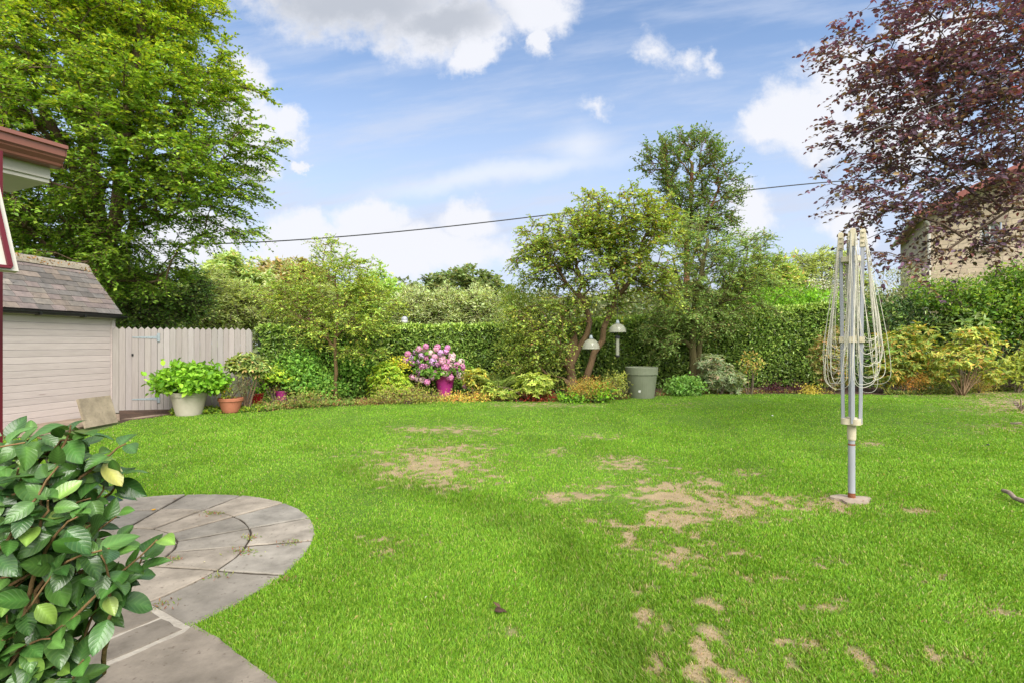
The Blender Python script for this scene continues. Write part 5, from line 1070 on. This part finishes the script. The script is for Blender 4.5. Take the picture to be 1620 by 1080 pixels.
B_('laurel_shrub', 'yellow green laurel like shrub at the right edge of the photo above the lawn', 1608, 585, 30, 24, 622, [(.2, .24, .05, 2), (.12, .17, .035, 2)], 1000, .11, .042, stems=6, kind='six', extra=((1650, 570, 36, 36),))
def W_(name, label, E, pal, n, leaf, lw, d, **k):
    return bush(name, label, 'shrub', [ell(x, y, d, a, b, c) for x, y, a, b, c in E], pal, n, leaf, lw, base=(P(E[0][0], 545, d)[0], d, 0), stems=9, stem_r=.025, **k)
W_('laurel_bush', 'dark green overgrown laurel behind the yellowing rhododendrons', [(1420, 505, 55, 38, .8), (1480, 500, 60, 42, .8), (1440, 560, 70, 50, .7), (1500, 575, 70, 45, .7), (1375, 500, 35, 40, .6), (1360, 570, 40, 45, .6)], DARK+[(.10, .17, .03, 3)], 14000, .12, .05, 17.7, mat='gloss', kind='six')
W_('bramble', 'vivid light green rambling shrub on top of the hedge at the right edge', [(1570, 478, 60, 32, .7), (1630, 460, 60, 40, .8), (1510, 470, 45, 26, .6), (1470, 464, 34, 22, .5), (1600, 440, 40, 26, .6), (1560, 500, 70, 40, .6), (1680, 520, 70, 80, 1.0)], [(.08, .16, .02, 3), (.12, .22, .025, 2), (.05, .11, .02, 3), (.17, .24, .035, 1.5)], 15000, .12, .065, 16.9, kind='six')
W_('holly_bush', 'dark evergreen shrub at the right edge behind the yellow green leaves', [(1590, 530, 55, 40, .7), (1640, 560, 60, 60, .9), (1560, 570, 40, 40, .6), (1760, 540, 90, 80, 1.2)], DARK+[(.09, .15, .03, 2)], 12000, .10, .045, 17.2, mat='gloss', kind='six')
# ground cover along the bed edge
def cover():
    V = []; F = []; C = []; n0 = 0
    for (x0, x1, y0, pal, k, h) in ((270, 420, 651, GREEN+LIME, 1100, .10), (420, 560, 645, [(.14, .20, .05), (.09, .16, .03), (.10, .18, .03), (.22, .13, .06)], 1300, .12), (560, 700, 640, [(.14, .15, .04), (.18, .10, .05), (.16, .2, .04)], 1100, .10), (700, 800, 634, [(.28, .25, .05), (.12, .17, .04), (.15, .08, .04)], 600, .08),
                                    (800, 1000, 635, [(.08, .14, .03), (.12, .19, .035), (.13, .06, .03)], 1100, .10), (1040, 1180, 625, [(.10, .15, .04), (.08, .12, .03), (.2, .12, .06)], 700, .10), (1180, 1320, 622, [(.09, .12, .03), (.12, .06, .03), (.2, .18, .05)], 350, .08), (1400, 1640, 622, [(.10, .15, .04), (.15, .17, .04), (.07, .12, .03)], 1700, .12)):
        x = rng.uniform(x0, x1, int(k*2.6)); e = lawn_far[:, 0]/lawn_far[:, 1]; k = len(x); az = (x-HX)/FPX; lim = np.interp(az, e, lawn_far[:, 1]); d = lim+rng.gamma(1.5, .26, k)-.05
        cl = fbm(x*.09, d*3, 2, 71); p = np.stack([az*d, d, rng.uniform(0, 1, k)*h*.75*(.4+1.3*cl)], -1); v, f, c = leaves(p, unit(rnd_dir(k)+Z*.4), unit(rnd_dir(k)+Z*.8), .065*rng.uniform(.6, 1.4, k), .036, palette(pal, k), 'quad', .15)
        V.append(v); F.append(f[0]+n0); C.append(c); n0 += len(v)
    o = mesh_obj('ground_cover', np.vstack(V), [np.vstack(F)], M['leaf'], None, np.vstack(C)); tag(o, 'low mixed leaves along the edge of the flower bed', 'ground cover', kind='stuff')
cover()
# old log in the bed
a = P(566, 612, 14.4); a[2] = .0; r = MB(); q = a
r.tube([q+(-.12, 0, .0), q+(-.1, 0, .22), q+(-.06, 0, .36)], [.10, .085, .08], 9, (.9, .7, .6)); r.tube([q+(.18, .05, 0), q+(.2, .05, .2), q+(.22, .05, .30)], [.07, .06, .05], 8, (.9, .7, .6))
r.tube([q+(-.28, -.03, .33), q+(0, 0, .43), q+(.36, .02, .46)], [.035, .05, .03], 8, (1.3, 1.1, .9)); o = r.obj('tree_stump', M['bark'], smooth=True); tag(o, 'dark rotten stump with a broken bough in the shade left of the lime shrub', 'stump')
# ------------------------------------------------------------------ small things on the lawn
def stick(name, label, pts, r, cat='twig', mat='dead'):
    mb = MB(); mb.tube(pts, r, 7); o = mb.obj(name, M[mat], smooth=True); tag(o, label, cat)
z1 = lambda p, z: np.array((p[0], p[1], z))
stick('fallen_branch', 'grey knobbly fallen stick on the lawn at the right edge', [z1(G(1587, 783), .05), z1(G(1597, 790), .07), z1(G(1606, 796), .05), z1(G(1622, 803), .06), z1(G(1650, 812), .03)], [.018, .022, .020, .024, .022])
stick('grey_twig', 'short pale twig on the lawn under the silvery twigs at right', [z1(G(1598, 671), .03), z1(G(1606, 672), .04), z1(G(1616, 670), .03)], [.012, .014, .01])
mb = MB(); q = G(1612, 650)
for i in range(16):
    e = q+np.array((random.uniform(-.35, .25), random.uniform(-.2, .25), random.uniform(.05, .35))); mb.tube([q+(.15, .1, .0), (q+(.15, .1, 0)+e)/2+(0, 0, .08), e], [.012, .009, .005], 5)
o = mb.obj('dead_brushwood', M['dead']); tag(o, 'bleached grey brushwood lying at the right edge of the lawn', 'brushwood')
q = G(788, 973); n = 3; v, f, c = leaves(np.array([q+(0, 0, .030), q+(.01, .01, .035), q+(-.02, 0, .03)]), np.array([(1, .2, .1), (-.6, .5, .5), (.8, -.4, .3)]), np.array([(0, .2, 1), (.3, 0, 1), (0, -.5, 1)]), .055, .035, np.array([(.09, .05, .035), (.13, .08, .05), (.07, .04, .03)]), 'detail')
o = mesh_obj('fallen_leaf', v, f, M['leaf'], None, c, True); tag(o, 'curled brown dead leaf on the grass in the foreground', 'leaf')
q = G(243, 806, .02); n = 5; v, f, c = leaves(np.tile(q, (n, 1)), np.array([(math.cos(t), math.sin(t), .3) for t in np.arange(n)*1.25]), np.tile(Z, (n, 1)), .022, .018, np.tile(np.array((.75, .42, .01)), (n, 1)))
o = mesh_obj('fallen_petal', v, f, M['petal'], None, c); tag(o, 'tiny yellow flower lying on the round paving', 'flower')
for i, (px, py, l) in enumerate(((1222, 659, 'white petal on the far lawn left of the clothes dryer'), (574, 632, 'white speck of petal on the grass below the lime shrub'), (1563, 706, 'dark pebble on the grass near the right edge'))):
    q = G(px, py); mb = MB(); mb.lathe([(0, .02), (.018, .022), (.02, .03), (.012, .04), (0, .042)], q, 8); o = mb.obj('petal' if i < 2 else 'pebble', M['label'] if i < 2 else M['black_plastic'], smooth=True); tag(o, l, 'petal' if i < 2 else 'pebble')
# ------------------------------------------------------------------ camellia in the foreground
def litter():
    n = 420; az = rng.uniform(-1, 1, n); d = 2.2+14*rng.uniform(0, 1, n)**.8; x = az*d; ok = (lawn_limit(x, d) > .2) & (rng.uniform(0, 1, n) < np.where(x > -2, 1, .5)); x = x[ok]; d = d[ok]; n = len(x)
    p = np.stack([x, d, rng.uniform(.018, .034, n)], -1); v, f, c = leaves(p, unit(rnd_dir(n)*np.array((1, 1, .3))), unit(rnd_dir(n)*.4+Z), .022*rng.uniform(.6, 1.5, n), .014, palette([(.42, .33, .10, 2), (.24, .13, .06, 2), (.5, .46, .3, 1), (.3, .3, .08, 1)], n, .2, 1), 'quad', .3)
    o = mesh_obj('leaf_litter', v, f, M['leaf'], None, c); tag(o, 'tiny fallen leaf flecks scattered over the lawn', 'leaf litter', kind='stuff')
litter()
def camellia():
    base = np.array((-1.75, 1.12, 0.)); r = empty('camellia_bush', tuple(base), 'glossy broad leaved camellia bush close up at the lower left corner', 'bush'); mb = MB()
    shoots = []   # (points) main shoots aimed at places in the picture
    T = [(150, 684, 1.12), (112, 670, 1.10), (60, 690, 1.2), (15, 690, 1.1), (200, 700, 1.15), (95, 735, 1.0), (30, 745, 1.0), (165, 760, 1.15), (185, 815, 1.12), (255, 848, 1.10), (235, 880, 1.12), (120, 820, .98), (45, 830, .95), (215, 910, 1.1), (170, 870, 1.0), (90, 900, .92),
         (20, 910, .95), (165, 925, 1.1), (95, 985, 1.0), (40, 985, .9), (130, 1045, 1.0), (60, 1060, .92), (20, 1050, .9), (110, 930, 1.05), (70, 690, 1.1), (130, 700, 1.15), (-30, 800, 1.0), (-40, 950, .95), (-40, 700, 1.1), (60, 1150, .95), (150, 1160, 1.05), (0, 1240, .95), (-60, 1120, 1.0), (100, 780, 1.2), (60, 860, 1.15),
         (110, 880, 1.2), (20, 960, 1.15), (60, 1030, 1.15), (10, 780, 1.2), (150, 720, 1.25), (120, 1130, 1.1), (60, 1250, 1.0), (195, 850, 1.2), (-80, 860, 1.2), (-90, 1020, 1.1), (35, 700, 1.05), (75, 790, .96), (20, 1000, .86), (200, 740, 1.2), (80, 1010, .98)]
    for _ in range(170):
        yy_ = random.uniform(735, 1090); T.append((random.uniform(-70, 175 if yy_ < 880 else 105), yy_, random.uniform(1.0, 1.35)))
    P_ = []; D_ = []; N_ = []; T = [(a, b, max(c, .98)) for a, b, c in T]
    for (px, py, d) in T:
        tip = P(px, py, d); st = tip+np.array((random.uniform(-.26, -.06), random.uniform(-.10, .12), random.uniform(-.30, -.12))); m = (st*.45+tip*.55)+np.array((0, 0, .03))+rng.normal(0, .035, 3)
        t = np.linspace(0, 1, 12)[:, None]; pts = (1-t)**2*st+2*t*(1-t)*m+t*t*tip; pts += rng.normal(0, .003, pts.shape); mb.tube(np.vstack([base+(rng.normal(0, .04), rng.normal(0, .04), 0), (base+st)/2+rng.normal(0, .05, 3), pts]), np.r_[.012, .010, np.linspace(.0050, .0016, 12)], 6, (1.2, .95, .6))
        axd = unit(np.gradient(pts, axis=0)); nl = 11
        for j in range(nl):
            s = 11-j*.55; i = int(max(s, 0)); ps = pts[i]; a = j*2.4+random.uniform(-.4, .4); u = unit(np.cross(axd[i], Z)); w = np.cross(u, axd[i])
            o = u*math.cos(a)+w*math.sin(a)*.6; dd = unit(axd[i]*(.8 if j < 2 else .1)+o*1.0+np.array((0, 0, -.25))+rng.normal(0, .35, 3)); P_.append(ps+rng.normal(0, .002, 3)); D_.append(dd)
            N_.append(unit(Z*1.0+np.array((.25, -.55, 0))+o*.2+rng.normal(0, .38, 3)))
    P_ = np.array(P_); D_ = np.array(D_); N_ = np.array(N_); n = len(P_); P_ = P_+D_*.008
    c = palette([(.036, .09, .018, 3), (.058, .13, .026, 3), (.022, .06, .013, 2.5), (.14, .23, .045, .8), (.20, .22, .05, .15)], n, .12, 1.25); sz = rng.uniform(.6, 1.15, n); v, f, cc = leaves(P_, D_, N_, .066*sz, .042*sz, c, 'detail')
    cc = np.minimum(cc, .5); lo = mesh_obj('leaves', v, f, M['camellia'], r, cc, True); at_ = lo.data.attributes.new('LUV', 'FLOAT_VECTOR', 'POINT'); at_.data.foreach_set('vector', LUV[0].astype(np.float32).ravel()); mb.obj('stems', M['bark'], r, smooth=True)
camellia()
